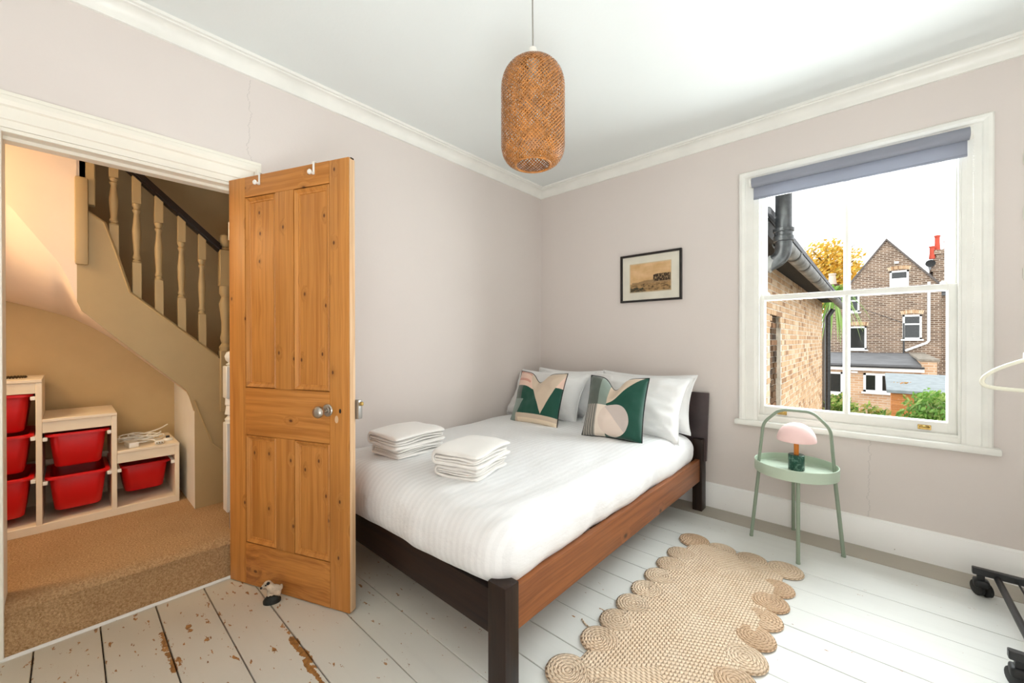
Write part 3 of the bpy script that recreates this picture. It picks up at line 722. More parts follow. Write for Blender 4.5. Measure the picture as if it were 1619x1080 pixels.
# roller blind
bl = thing('roller_blind', 'blue grey roller blind rolled up at the top of the sash window', 'blind', (2.297, -0.066, 2.237))
b = BM(); lathe(b, [(0, -0.478), (0.0315, -0.478), (0.0315, 0.478), (0, 0.478)], 32, M=Matrix.Rotation(pi/2, 4, 'Y')); obj('fabric_roll', b, M_blind, bl)
b = BM(); box(b, -0.474, 0.474, 0.027, 0.0285, -0.098, 0.0, 0.0); box(b, -0.474, 0.474, 0.0235, 0.0295, -0.106, -0.094, 0.002, 1); obj('fabric_drop', b, M_blind, bl)
for s in (-1, 1):
    b = BM(); lathe(b, [(0, 0), (0.029, 0), (0.029, 0.010), (0, 0.010)], 20, M=Matrix.Rotation(s*pi/2, 4, 'Y')); box(b, s*0.005 - 0.005, s*0.005 + 0.005, -0.012, 0.040, -0.014, 0.018, 0.002, 1)
    obj('bracket', b, M_plasticW, bl, (s*0.479, 0, 0))
b = BM()
for k in range(112):
    for dy in (-0.012, 0.012):
        q = bmesh.new(); bmesh.ops.create_icosphere(q, subdivisions=1, radius=0.0026, matrix=Matrix.Translation((0.492, dy*(1 - max(0, (k-104)/8)**2), -0.02 - k*0.0092))); add(b, q)
tag(obj('pull_chain', b, M_plasticW, bl), kind='stuff')

# white pegs at the far end of the window wall
for z, lb in ((2.075, 'highest white peg on the wall right of the window'), (1.81, 'middle white peg on the wall right of the window'), (1.52, 'lowest white peg on the wall right of the window')):
    pg = thing('wall_peg', lb, 'wall hook', (2.975, 0.0, z), group='white pegs right of the window')
    b = BM(); box(b, -0.020, 0.020, -0.006, 0.0, -0.028, 0.028, 0.004, 2); obj('back_plate', b, M_plasticW, pg)
    b = BM(); lathe(b, [(0, 0), (0.010, 0), (0.010, 0.022), (0.018, 0.026), (0.019, 0.034), (0.012, 0.040), (0, 0.041)], 18, M=RXm); obj('peg', b, M_plasticW, pg, (0, -0.004, 0))

# ------------------------------------------------------------------ framed print
pic = thing('framed_picture', 'black framed sepia print with a cream mount on the window wall above the bed', 'picture', (1.099, 0.0, 1.70))
PW, PH, FR = 0.248, 0.193, 0.017
q = bmesh.new(); R = []
for d, y in [(0.0, 0.0), (0.0, -0.022), (0.003, -0.024), (FR - 0.002, -0.021), (FR, -0.012), (FR, -0.004)]:
    R.append([q.verts.new((x, y, z)) for x, z in ((-PW+d, -PH+d), (PW-d, -PH+d), (PW-d, PH-d), (-PW+d, PH-d))])
for A, B in zip(R, R[1:]):
    for i in range(4): q.faces.new((A[i], A[(i+1) % 4], B[(i+1) % 4], B[i]))
obj('picture_frame', q, plain('black_frame_paint', (0.012, 0.009, 0.008), 0.35, 0.45), pic, ang=25)
b = BM(); box(b, -PW + FR - .002, PW - FR + .002, -0.010, -0.006, -PH + FR - .002, PH - FR + .002); obj('mount', b, plain('cream_mount', srgb(243, 233, 218), 0.8, bump=0.0), pic, smooth=False)
def print_mat():
    m = Mat('sepia_view', 0.7, 0.2); x, y, z = m.xyz(); v = m.tc.outputs['Object']
    u = (x + 0.170)/0.340; t = (z + 0.118)/0.236
    n = m.noise(m.map((30, 1, 60)), 1.0, 4, 0.65); n2 = m.noise(m.map((9, 1, 14)), 1.0, 4)
    sky = m.mix(step(n2, 0.35, 0.7), (0.86, 0.55, 0.30), (0.66, 0.37, 0.16))
    ground = m.mix(step(n, 0.4, 0.65), (0.50, 0.29, 0.13), (0.12, 0.075, 0.04))
    c = m.mix(step(t, 0.31, 0.29), sky, ground)
    # far town on the horizon, the tall block on the right
    hz = 0.34 + 0.06*step(u, 0.20, 0.42) + 0.05*(m.noise(m.vec(x*55.0, 0.0, 0.0), 1.0, 2) - 0.4)
    c = m.mix((t < hz)*(t > 0.30)*(u > 0.06)*0.6, c, (0.16, 0.10, 0.055))
    rt = 0.56 + 0.03*step(u, 0.58, 0.66)
    blk = (u > 0.58)*(u < 0.985)*(t < rt)*(t > 0.345)
    c = m.mix(blk, c, m.mix(step(m.noise(m.map((120, 1, 50)), 1.0, 2), 0.50, 0.64), (0.05, 0.03, 0.02), (0.42, 0.27, 0.14)))
    c = m.mix((t < 0.18)*(u < 0.34)*step(n, 0.35, 0.5)*0.85, c, (0.035, 0.04, 0.03))
    edge = step(u, 0.03, 0.0).max(step(u, 0.97, 1.0)).max(step(t, 0.05, 0.0)).max(step(t, 0.95, 1.0))
    m.base(m.mix(edge, c, (0.72, 0.58, 0.40))); return m.m
b = BM(); box(b, -0.170, 0.170, -0.0115, -0.0095, -0.118, 0.118); obj('print', b, print_mat(), pic, smooth=False)
b = BM(); box(b, -PW + FR - .001, PW - FR + .001, -0.0145, -0.013, -PH + FR - .001, PH - FR + .001); obj('picture_glass', b, M_glass, pic, smooth=False)

# ------------------------------------------------------------------ bed
bed = thing('bed', 'low double bed with dark stained wooden frame and warm brown side rail', 'bed', (0.78, -1.1, 0.0))
def bbox(name, x0, x1, y0, y1, z0, z1, mat, bev=0.004):
    b = BM(); box(b, x0, x1, y0, y1, z0, z1, bev, 2); return obj(name, b, mat, bed, world=True)
bbox('leg', 1.447, 1.530, -2.155, -2.088, 0.0, 0.386, M_bedD, 0.005); bbox('leg', 0.030, 0.113, -2.155, -2.088, 0.0, 0.300, M_bedD, 0.005)
bbox('leg', 1.466, 1.530, -0.148, -0.058, 0.0, 0.50, M_bedD); bbox('leg', 0.030, 0.094, -0.148, -0.058, 0.0, 0.50, M_bedD)
bbox('side_rail', 1.486, 1.516, -2.10, -0.12, 0.208, 0.362, M_bedR); bbox('side_rail', 0.034, 0.062, -2.10, -0.12, 0.20, 0.33, M_bedD)
bbox('foot_rail', 0.10, 1.455, -2.128, -2.096, 0.18, 0.335, M_bedDH); bbox('head_rail', 0.08, 1.47, -0.125, -0.10, 0.20, 0.34, M_bedDH)
b = BM(); box(b, 0.028, 1.546, -0.013, 0.013, 0.0, 0.480, 0.004, 2)
obj('headboard', xform(b, Matrix.Translation((0, -0.094, 0.343)) @ Matrix.Rotation(-0.115, 4, 'X')), M_bedH, bed, world=True)
for i in range(13):
    y = -2.0 + i*0.148; bbox('slat', 0.06, 1.488, y - 0.035, y + 0.035, 0.300, 0.318, M_bedR, 0.002)

def rounded_grid(hx, hy, hz, rx, rz, nx, ny, nz):
    bm = bmesh.new(); bmesh.ops.create_cube(bm, size=2)
    # subdivide by building six faces as grids
    bm.free(); bm = bmesh.new(); cache = {}
    def V(a, b, c):
        k = (a, b, c)
        if k not in cache: cache[k] = bm.verts.new((-1 + 2*a/nx, -1 + 2*b/ny, -1 + 2*c/nz))
        return cache[k]
    for a in range(nx):
        for b_ in range(ny):
            for c in (0, nz): bm.faces.new((V(a, b_, c), V(a+1, b_, c), V(a+1, b_+1, c), V(a, b_+1, c)))
    for a in range(nx):
        for c in range(nz):
            for b_ in (0, ny): bm.faces.new((V(a, b_, c), V(a+1, b_, c), V(a+1, b_, c+1), V(a, b_, c+1)))
    for b_ in range(ny):
        for c in range(nz):
            for a in (0, nx): bm.faces.new((V(a, b_, c), V(a, b_+1, c), V(a, b_+1, c+1), V(a, b_, c+1)))
    for v in bm.verts:
        p = Vector((v.co.x*hx, v.co.y*hy, v.co.z*hz))
        i = Vector((max(-hx+rx, min(hx-rx, p.x)), max(-hy+rx, min(hy-rx, p.y)), max(-hz+rz, min(hz-rz, p.z))))
        d = Vector(((p.x-i.x)/rx, (p.y-i.y)/rx, (p.z-i.z)/rz))
        if d.length > 1e-6:
            # outermost component keeps its size, the direction is normalised onto the ellipsoid
            mx = max(abs(d.x), abs(d.y), abs(d.z)); d = d.normalized()*mx
        v.co = i + Vector((d.x*rx, d.y*rx, d.z*rz))
    return bm
def nz3(x, y, z): return mnoise.noise(Vector((x, y, z)))
bm = rounded_grid(0.738, 1.005, 0.120, 0.115, 0.105, 84, 112, 14)
for v in bm.verts:
    x, y, z = v.co; X, Y = x + 0.772, y - 1.150
    up = max(0.0, min(1.0, (z + 0.12)/0.24)); dn = 1 - up
    dome = 0.018*(1 - (x/0.74)**2)*(1 - (y/1.0)**4)*up
    wr = 0.010*nz3(X*2.2, Y*2.0, 3) + 0.004*nz3(X*7 + Y*3, Y*5, 9)
    v.co.z += dome + wr*(0.4 + up)
    side = max(abs(x)/0.738, abs(y)/1.005)
    if side > 0.86:
        k = (side - 0.86)/0.14
        fold = 0.010*sin(Y*9 + 3*nz3(X*3, Y*3, 1))*dn + 0.008*nz3(X*9, Y*9, z*5)
        v.co.x += (x/0.738)*fold*k*(abs(x)/0.738 > 0.86); v.co.y += (y/1.005)*fold*k*(abs(y)/1.005 > 0.86)
    if y < -0.90:   # the foot hangs a little over the foot rail, more towards the wall
        k = min(1, (-0.90 - y)/0.08)*dn
        v.co.z -= k*(0.055*(1 - min(1, max(0, X/1.42))) - 0.030*max(0, (X - 1.25)/0.25)); v.co.y -= 0.012*k + 0.03*dn*(1 - X/1.5)*0
    if x > 0.66: v.co.z += dn*0.008*sin(Y*4.0 + 1.0)
    if y > 0.75 and x > 0.4: v.co.z -= up*0.03*((x-0.4)/0.34)*((y-0.75)/0.25)
    # creases radiating from the near corner
    r = sqrt((X - 1.45)**2 + (Y + 2.1)**2)
    if r < 0.55: v.co.z += 0.006*sin(38*(X - 1.45) - 10*(Y + 2.1) + 4*nz3(X*4, Y*4, 0))*(1 - r/0.55)*up
duv = tag(obj('duvet', bm, M_duvet, None, (0.772, -1.150, 0.438), ang=80), 'puffy white satin striped duvet covering the whole bed', 'duvet')

def cushion_bm(W, H, T, seed, dent=0.0, n=30, wr=1.0, ears=0.08, sag=0.0):
    bm = bmesh.new(); uvl = bm.loops.layers.uv.new('uv')
    def pos(u, v, s):
        x = W/2*u*(1 - ears*(1 - v*v)); y = H/2*v*(1 - (ears + sag*(v > 0))*(1 - u*u))
        if dent: y -= dent*exp(-((u + 0.05)/0.28)**2)*max(0, (v + 0.3)/1.3)**1.6
        e = max(0.0, (1 - abs(u)**3.2)*(1 - abs(v)**3.2)); t = T/2*e**0.55
        if dent: t *= 1 - 0.45*exp(-((u + 0.05)/0.25)**2)*max(0, v)**1.2
        k = wr*e**0.3
        z = s*t + s*k*(0.012*nz3(u*1.6 + seed, v*1.6, s*2.0) + 0.006*nz3(u*4.1, v*4.3 + seed, 5*s) + 0.0035*sin(14*u*v + seed)*abs(u*v))
        # gathers from the corners
        for cu, cv in ((1, 1), (-1, 1), (1, -1), (-1, -1)):
            r = sqrt((u-cu)**2 + (v-cv)**2)
            if r < 0.8: z += s*wr*0.004*sin(atan2(v-cv, u-cu)*16 + seed)*(0.8 - r)*min(1, r*4)
        return (x, y, z)
    front = [[bm.verts.new(pos(-1 + 2*i/n, -1 + 2*j/n, 1)) for j in range(n+1)] for i in range(n+1)]
    back = [[front[i][j] if (i in (0, n) or j in (0, n)) else bm.verts.new(pos(-1 + 2*i/n, -1 + 2*j/n, -1)) for j in range(n+1)] for i in range(n+1)]
    for G, fl in ((front, 0), (back, 1)):
        for i in range(n):
            for j in range(n):
                idx = [(i, j), (i+1, j), (i+1, j+1), (i, j+1)]
                if fl: idx = idx[::-1]
                f = bm.faces.new([G[a][c] for a, c in idx])
                for l, (a, c) in zip(f.loops, idx): l[uvl].uv = (a/n, c/n)
    edge = [pos(-1 + 2*i/n, -1, 1) for i in range(n)] + [pos(1, -1 + 2*i/n, 1) for i in range(n)] + [pos(1 - 2*i/n, 1, 1) for i in range(n)] + [pos(-1, 1 - 2*i/n, 1) for i in range(n)]
    return bm, edge
def pillow(label, c, W, H, T, lean, rz, seed, grp):
    bm, e = cushion_bm(W, H, T, seed, 0, 40, 2.8, 0.10, 0.02)
    p = tag(obj('pillow', bm, M_pillow, None, c, (lean, 0, rz), ang=80), label, 'pillow', grp)
    b = BM(); tube(b, [Vector(q)*1.0 for q in e], 0.005, 5, closed=True, flat=0.5); obj('pillow_hem', b, M_pillow, p)
    return p
G = 'white pillows against the headboard'
pillow('white pillow at the wall end, half hidden behind another white pillow', (0.44, -0.225, 0.750), 0.68, 0.42, 0.19, radians(68), 0.02, 1, G)
pillow('white pillow propped behind the zigzag green and beige cushion', (0.350, -0.385, 0.738), 0.74, 0.45, 0.22, radians(60), 0.0, 4, G)
pillow('white pillow against the headboard, behind the one with the circle cushion', (1.13, -0.215, 0.752), 0.74, 0.42, 0.19, radians(70), 0.0, 8, G)
pillow('white pillow propped behind the green cushion with the circle', (1.125, -0.380, 0.735), 0.76, 0.47, 0.23, radians(60), -0.03, 13, G)
# patterned velvet cushions
GREEN, BEIGE, PEACH, SAGE, GREYD = (0.002, 0.062, 0.038), srgb(206, 186, 164), srgb(226, 192, 174), srgb(128, 142, 132), srgb(84, 92, 84)
def hp(u, v, a, b):   # 1 on the left-hand side of the directed line a -> b
    return ((v - a[1])*(b[0]-a[0]) - (u - a[0])*(b[1]-a[1])) > 0.0
def velvet(name, build):
    m = Mat(name, 0.55, 0.25); u, v, _ = m.xyz('UV')
    m.base(build(m, u, v)); m.p.inputs['Sheen Weight'].default_value = 0.35
    m.bump(m.noise(m.tc.outputs['Object'], 18, 3), 0.25, 0.006); return m.m
def pat_left(m, u, v):
    c = m.col(GREEN)
    c = m.mix(v > 0.70, c, PEACH)
    c = m.mix((v > 0.70)*((v*40.0).sin() > 0.55)*(u < 0.34), c, srgb(206, 150, 132))
    tri = hp(u, v, (0.70, 0.19), (1.02, 1.0))*hp(u, v, (0.40, 0.78), (0.70, 0.19))   # inverted triangle
    c = m.mix(tri*(v > 0.19), c, BEIGE)
    c = m.mix((v > 0.70)*hp(u, v, (0.38, 0.72), (1.0, 1.02))*(1 - 1*(v > 2)), c, c)
    c = m.mix((v < 0.70)*(v > 0.44)*(u < 0.20), c, GREYD)
    c = m.mix((v < 0.44)*hp(u, v, (0.12, 0.0), (0.26, 0.44)), c, SAGE)
    c = m.mix((v < 0.17)*(u > 0.14), c, BEIGE)
    c = m.mix((v < 0.09)*(u > 0.20), c, srgb(232, 214, 188)); return c
def pat_right(m, u, v):
    c = m.col(GREEN)
    up = hp(u, v, (0.36, 0.50), (0.92, 0.98))        # above the diagonal
    c = m.mix(up, c, BEIGE)
    c = m.mix((v > 0.50)*(u < 0.40)*(1 - 1*(v > 9)), c, SAGE)
    c = m.mix((v > 0.50)*(u < 0.24), c, GREYD)
    c = m.mix((v < 0.50)*(u < 0.42), c, srgb(230, 216, 200))
    c = m.mix((v < 0.50)*(u < 0.24)*(((u*130.0).sin() > 0.0)*0.35 + 0.65), c, srgb(108, 108, 102))
    du = u - 0.55; dv = v - 0.27
    circ = (du*du + dv*dv) < 0.0675
    c = m.mix(circ, c, m.mix(hp(u, v, (0.36, 0.50), (0.82, 0.0)), srgb(222, 204, 190), srgb(198, 184, 176))); return c
def cushion(label, c, W, H, lean, ry, rz, mat, seed, dent):
    bm, e = cushion_bm(W, H, 0.13, seed, dent, 36, 0.9, 0.06)
    o = tag(obj('cushion', bm, mat, None, c, (lean, ry, rz), ang=80), label, 'cushion', 'patterned velvet cushions on the bed')
    b = BM(); tube(b, e, 0.0035, 6, closed=True); obj('piping', b, M_rubber, o); return o
cushion('green and beige velvet cushion with an inverted triangle, nearer the wall', (0.520, -0.705, 0.755), 0.43, 0.42, radians(68), 0, 0.06, velvet('velvet_triangles', pat_left), 3, 0.075)
cushion('green velvet cushion with a pale two tone circle', (1.165, -0.715, 0.760), 0.40, 0.42, radians(68), 0, 0.12, velvet('velvet_circle', pat_right), 6, 0.085)

# towels: nested folds, ends showing towards the foot of the bed
def fold_layer(bm, x0, x1, zc, half, t, L, seed):
    """one U-shaped layer: fold at x0, open at x1, extruded along y from 0 to L"""
    ctr = []
    R = half
    for i in range(5): ctr.append((x1 - (x1 - x0 - R)*i/4, -R))
    for i in range(1, 8): a = -pi/2 - pi*i/8; ctr.append((x0 + R + R*cos(a), R*sin(a)))
    for i in range(5): ctr.append((x0 + R + (x1 - x0 - R)*i/4, R))
    k = len(ctr); outl = []; inl = []
    for i, (x, z) in enumerate(ctr):
        a = ctr[max(0, i-1)]; c = ctr[min(k-1, i+1)]; d = Vector((c[0]-a[0], c[1]-a[1])).normalized(); nrm = Vector((-d.y, d.x))
        outl.append((x + nrm.x*t/2, z + nrm.y*t/2)); inl.append((x - nrm.x*t/2, z - nrm.y*t/2))
    loop = outl + inl[::-1]; rings = []
    YY = [(0.0, .40), (0.004, .78), (0.012, 1.0)] + [(0.012 + (L - 0.024)*q/9, 1.0) for q in range(1, 9)] + [(L - 0.012, 1.0), (L - 0.004, .78), (L, .40)]
    for y, s in YY:
        ring = []; e = min(y, L - y); pull = 0.015*max(0, 1 - e/0.03)**2
        for i, (x, z) in enumerate(loop):
            cx, cz = ctr[i] if i < k else ctr[2*k - 1 - i]
            xx, zz = cx + (x-cx)*s, cz + (z-cz)*s
            w_ = 0.012*nz3(xx*6 + seed, y*6, zz*3) + 0.005*nz3(xx*24, y*20 + seed, zz*12)
            crown = (0.011*(1 - ((y - L/2)/(L/2))**2) - 0.007*max(0, (xx - x0)/(x1 - x0) - 0.75)*4)*(1 if zz > 0 else 0.2)
            ring.append(bm.verts.new((xx + w_*0.5 + (pull if xx < (x0+x1)/2 else -pull) + 0.003*sin(y*20 + seed), y + 0.012*nz3(xx*10, zz*30, seed), zc + zz + w_*0.8 + crown)))
        rings.append(ring)
    n = len(loop)
    for A, B in zip(rings, rings[1:]):
        for i in range(n): bm.faces.new((A[i], A[(i+1) % n], B[(i+1) % n], B[i]))
    for ring in (rings[0], rings[-1]):
        for i in range(k - 1): bm.faces.new((ring[i], ring[i+1], ring[2*k-2-i], ring[2*k-1-i]))
def towel(label, loc, rz, W, L, h, seed):
    t = h*0.31; ti = h*0.165
    bm = BM(); fold_layer(bm, 0.0, W, h/2, h/2 - t/2, t, L, seed); fold_layer(bm, t*0.95, W - 0.008, h/2, ti*0.54, ti, L - 0.008, seed + 5)
    o = tag(obj('folded_towel', bm, M_towel, None, loc, (0, 0, rz), ang=180), label, 'towel', 'folded white towels on the bed')
    sb = o.modifiers.new('soft', 'SUBSURF'); sb.levels = 2; sb.render_levels = 2
    return o
za = 0.566
towel('folded white towel under another, nearer the foot corner of the bed', (0.885, -1.965, za), 0.28, 0.250, 0.31, 0.058, 1)
towel('folded white towel on top of the pile nearer the foot corner', (0.885, -1.980, za + 0.057), 0.27, 0.266, 0.33, 0.070, 7)
towel('folded white towel under another, in the pile nearer the wall', (0.31, -1.965, za), 0.06, 0.27, 0.32, 0.054, 12)
towel('folded white towel on top of the pile nearer the wall', (0.300, -1.985, za + 0.053), 0.05, 0.290, 0.34, 0.074, 21)

# ------------------------------------------------------------------ pendant lamp
pl = thing('pendant_lamp', 'woven bamboo pendant lampshade hanging from the ceiling on a thin cord', 'lamp', (1.44, -1.90, 1.876))
M_cane = plain('honey_bamboo', (0.56, 0.225, 0.055), 0.5, 0.35, var=0.25, scale=50, bump=0.0)
SH, SR = 0.396, 0.1225
prof = [(0.068, 0.0)]
for i in range(1, 10):
    a = pi/2*i/9; prof.append((0.068 + (SR - 0.068)*sin(a), 0.075*(1 - cos(a))))
for i in range(1, 8): prof.append((SR, 0.075 + (SH - 0.175)*i/8))
for i in range(0, 12):
    a = pi/2*i/11; prof.append((0.030 + (SR - 0.030)*cos(a)**0.85, SH - 0.10 + 0.10*sin(a)))
cum = [0]
for a, c in zip(prof, prof[1:]): cum.append(cum[-1] + sqrt((a[0]-c[0])**2 + (a[1]-c[1])**2))
TOT = cum[-1]
def on_prof(s):
    for i in range(len(cum)-1):
        if s <= cum[i+1]:
            t = (s - cum[i])/max(1e-9, cum[i+1]-cum[i]); return [prof[i][k] + (prof[i+1][k]-prof[i][k])*t for k in (0, 1)]
    return list(prof[-1])
def weave(name, n, w_, off, seed, slope):
    bm = BM(); rnd = random.Random(seed); NS = 40
    for dr in (1, -1):
        for k in range(n):
            p0 = 2*pi*k/n + rnd.uniform(-0.015, 0.015); ww = w_*rnd.uniform(0.8, 1.15); A = []
            for i in range(NS + 1):
                s = TOT*i/NS; r, z = on_prof(s); r0, z0 = on_prof(max(0, s - 0.004)); r1, z1 = on_prof(min(TOT, s + 0.004))
                ph = p0 + dr*s*slope; rr = r + off + dr*0.0007
                c, sn = cos(ph), sin(ph)
                tang = Vector((-sn, c, 0)); mer = Vector(((r1-r0)*c, (r1-r0)*sn, z1-z0)).normalized()
                d = (mer + tang*dr*slope*r).normalized(); nr = mer.cross(tang); side = d.cross(nr).normalized()
                P = Vector((rr*c, rr*sn, z)); shr = min(1.0, 0.45 + r/SR*0.55)
                A.append((bm.verts.new(P + side*ww/2*shr), bm.verts.new(P - side*ww/2*shr)))
            for a, c in zip(A, A[1:]): bm.faces.new((a[0], a[1], c[1], c[0]))
    return tag(obj(name, bm, M_cane, pl, recalc=False, ang=80), kind='stuff')
weave('woven_shade', 54, 0.0037, 0.0, 1, 8.2)
weave('inner_weave', 54, 0.0024, -0.005, 2, 7.4)
b = BM(); tube(b, [(0.068*cos(2*pi*i/40), 0.068*sin(2*pi*i/40), 0.001) for i in range(40)], 0.0045, 8, closed=True); obj('rim_hoop', b, M_cane, pl)
b = BM(); tube(b, [(0.031*cos(2*pi*i/24), 0.031*sin(2*pi*i/24), SH) for i in range(24)], 0.004, 8, closed=True); obj('top_hoop', b, M_cane, pl)
b = BM(); lathe(b, [(0.0, -0.07), (0.016, -0.07), (0.018, -0.02), (0.0195, 0.0), (0.020, 0.012), (0.0165, 0.022), (0.0165, 0.036), (0.014, 0.052), (0.006, 0.058), (0.0, 0.058)], 24); obj('lamp_holder', b, M_plasticW, pl, (0, 0, SH + 0.002))
b = BM(); lathe(b, [(0.017, 0.012), (0.022, 0.013), (0.022, 0.018), (0.017, 0.019), (0.017, 0.012)], 24); obj('black_ring', b, M_rubber, pl, (0, 0, SH + 0.004))
b = BM(); tube(b, [(0, 0, SH + 0.055), (0.001, 0, 2.3 - 1.876), (-0.001, 0, 2.5 - 1.876), (0, 0, CZ - 0.02 - 1.876)], 0.0028, 8); obj('cord', b, plain('grey_cord', srgb(150, 146, 138), 0.6), pl)
b = BM(); lathe(b, [(0.0, -0.028), (0.012, -0.028), (0.045, -0.012), (0.048, 0.0), (0.0, 0.0)], 28); obj('ceiling_rose', b, M_plasticW, pl, (0, 0, CZ - 1.876))

# ------------------------------------------------------------------ tray table and lamp
tb = thing('tray_table', 'mint green round tray side table with an arched carry handle under the window', 'side table', (2.08, -0.27, 0.0))
b = BM(); lathe(b, [(0.0, 0.432), (0.192, 0.432), (0.199, 0.428), (0.2015, 0.426), (0.203, 0.430), (0.203, 0.486), (0.2005, 0.488), (0.198, 0.486), (0.197, 0.450), (0.190, 0.444), (0.0, 0.444)], 64); obj('tray', b, M_mint, tb, ang=30)
for (x, y), (tx, ty) in zip([(1.864, -0.306), (2.297, -0.24), (2.12, -0.493), (2.044, -0.045)], [(1.905, -0.30), (2.258, -0.245), (2.113, -0.440), (2.050, -0.098)]):
    b = BM(); tube(b, [(x - 2.08, y + 0.27, 0.006), (tx - 2.08, ty + 0.27, 0.436)], 0.0095, 12); lg = obj('leg', b, M_mintD, tb)
    b = BM(); lathe(b, [(0, 0), (0.0105, 0), (0.0105, 0.010), (0, 0.011)], 12, loc=(x - 2.08, y + 0.27, 0)); obj('foot_cap', b, M_mintD, lg)
def bend_path(pts, r, n=5):
    P = [Vector(p) for p in pts]; Q = [P[0]]
    for a, c, d in zip(P, P[1:], P[2:]):
        u, v = (a - c).normalized()*r, (d - c).normalized()*r
        for i in range(n + 1):
            t = i/n; Q.append(c + u*(1-t)**2 + v*t*t)
    Q.append(P[-1]); return Q
hp_ = [(-0.180, -0.03, 0.446), (-0.156, -0.018, 0.700), (-0.075, -0.006, 0.786), (0.080, 0.008, 0.786), (0.160, 0.018, 0.700), (0.178, 0.032, 0.446)]
b = BM(); tube(b, bend_path(hp_, 0.035), 0.0085, 12); obj('handle', b, M_mintD, tb)
lp = thing('mushroom_lamp', 'small mushroom table lamp with pale pink dome, orange stem and green marble base on tray', 'lamp', (2.085, -0.265, 0.4445))
b = BM(); lathe(b, [(0, 0), (0.0385, 0), (0.040, 0.002), (0.040, 0.086), (0.038, 0.088), (0, 0.088)], 36); obj('base', b, M_marble, lp)
b = BM(); lathe(b, [(0, 0.086), (0.0125, 0.086), (0.0125, 0.20), (0, 0.20)], 20); obj('stem', b, M_orange, lp)
P = [(0.0925, 0.168), (0.095, 0.168)] + [(0.096*cos(pi/2*i/14), 0.172 + 0.100*sin(pi/2*i/14)) for i in range(15)]
P = P[:-1] + [(0.0, 0.272), ] ; P += [(0.0, 0.268)] + [(0.0925*sin(pi/2*i/10), 0.17 + 0.097*cos(pi/2*i/10)) for i in range(1, 10)] + [(0.0925, 0.168)]
b = BM(); lathe(b, P, 40); obj('dome_shade', b, M_pink, lp, ang=50)

# ------------------------------------------------------------------ jute rug
def jute(name, radial):
    m = Mat(name, 0.95, 0.1); x, y, z = m.xyz(); v = m.tc.outputs['Object']
    if radial:
        t = (x*x + y*y).sqrt(); along = N.m('ARCTAN2', y, x)*t
    else:
        dx = 0.232 - x.abs(); dy = 0.640 - y.abs(); t = dx.min(dy*1.0)
        al = dx < dy; along = al*y + (1.0 - al)*x
    row = 2*pi/0.0125
    ph = t*row; ridge = (ph*0.5).sin().abs()
    par = (t/0.0125).floor()
    tw = ((along*(2*pi/0.020)) + ((par*0.5).fract() > 0.25)*pi + (ph.fract() - 0.5)*0.0).sin()
    tw2 = ((along*(2*pi/0.020)) + ridge*2.2 + par*2.1).sin()
    h = ridge*0.6 + tw2*0.3 + m.noise(v, 160, 3)*0.5
    n = m.noise(v, 130, 3, 0.7); pch = m.noise(v, 6, 3)
    c = m.mix(step(n, 0.3, 0.72), (0.90, 0.735, 0.555), (0.70, 0.50, 0.325))
    c = m.mix(step(ridge*0.75 + tw2*0.22, 0.32, 0.10)*0.7, c, (0.33, 0.20, 0.105))
    c = m.mix(step(pch, 0.4, 0.75)*0.35, c, (0.90, 0.76, 0.60))
    if radial: c = m.mix(step(m.rnd(), 0.55, 0.9)*0.55, c, m.mix(1.0, c, (0.72, 0.55, 0.42), 'MULTIPLY'))
    m.base(c); m.bump(h, 0.9, 0.006); return m.m
rug = thing('jute_rug', 'rectangular braided jute rug with scalloped edges on white floorboards', 'rug', (1.842, -1.265, 0.0), (0, 0, radians(-1.0)))
bm = BM(); NX, NY = 40, 100; g = []
for i in range(NX + 1):
    row = []
    for j in range(NY + 1):
        x = -0.232 + 0.464*i/NX; y = -0.640 + 1.28*j/NY
        e = min(1, (0.232 - abs(x))/0.012, (0.640 - abs(y))/0.012)
        row.append(bm.verts.new((x, y, 0.004 + 0.009*sqrt(max(0, e)) + 0.0025*nz3(x*6, y*6, 2) + 0.0015*nz3(x*20, y*20, 2))))
    g.append(row)
for i in range(NX):
    for j in range(NY): bm.faces.new((g[i][j], g[i+1][j], g[i+1][j+1], g[i][j+1]))
box(bm, -0.232, 0.232, -0.64, 0.64, 0.0008, 0.0042)
obj('braided_centre', bm, jute('jute_braid', False), rug, ang=60)
M_lobe = jute('jute_coil', True)
sc = BM()
lathe(sc, [(0.0, 0.0008), (0.073, 0.0008), (0.0775, 0.005), (0.075, 0.011), (0.060, 0.0135), (0.02, 0.014), (0.0, 0.014)], 32)
lob = None; spots = []
for k in range(9):
    yy = 0.585 - k*0.1455; spots += [(-0.222, yy, 1.0), (0.222, yy, 1.0)]
for k in range(2):
    xx = -0.075 + k*0.15
    spots += [(xx, 0.635, 1.0), (xx, -0.635, 1.0)]
for k, (sx, sy) in enumerate(((-0.225, 0.645), (0.225, 0.645), (-0.225, -0.645), (0.225, -0.645))): spots.append((sx, sy, 1.08))
spots = [q for q in spots if not (abs(q[2] - 1.0) < .01 and abs(q[0]) > 0.2 and abs(q[1]) > 0.575)]
for i, (x, y, s) in enumerate(spots):
    if lob is None: lob = obj('scallop', sc, M_lobe, rug, ang=60); o = lob
    else: o = lob.copy(); COL.objects.link(o); o.parent = rug
    o.location = (x, y, random.uniform(-0.0005, 0.001)); o.scale = (s, s, 1); o.rotation_euler = (0, 0, random.uniform(0, 6))
b = BM(); tube(b, smooth_path([(-0.27, -0.40, 0.006), (-0.31, -0.395, 0.004), (-0.345, -0.375, 0.004)]), 0.003, 5); obj('loose_strand', b, M_lobe, rug)

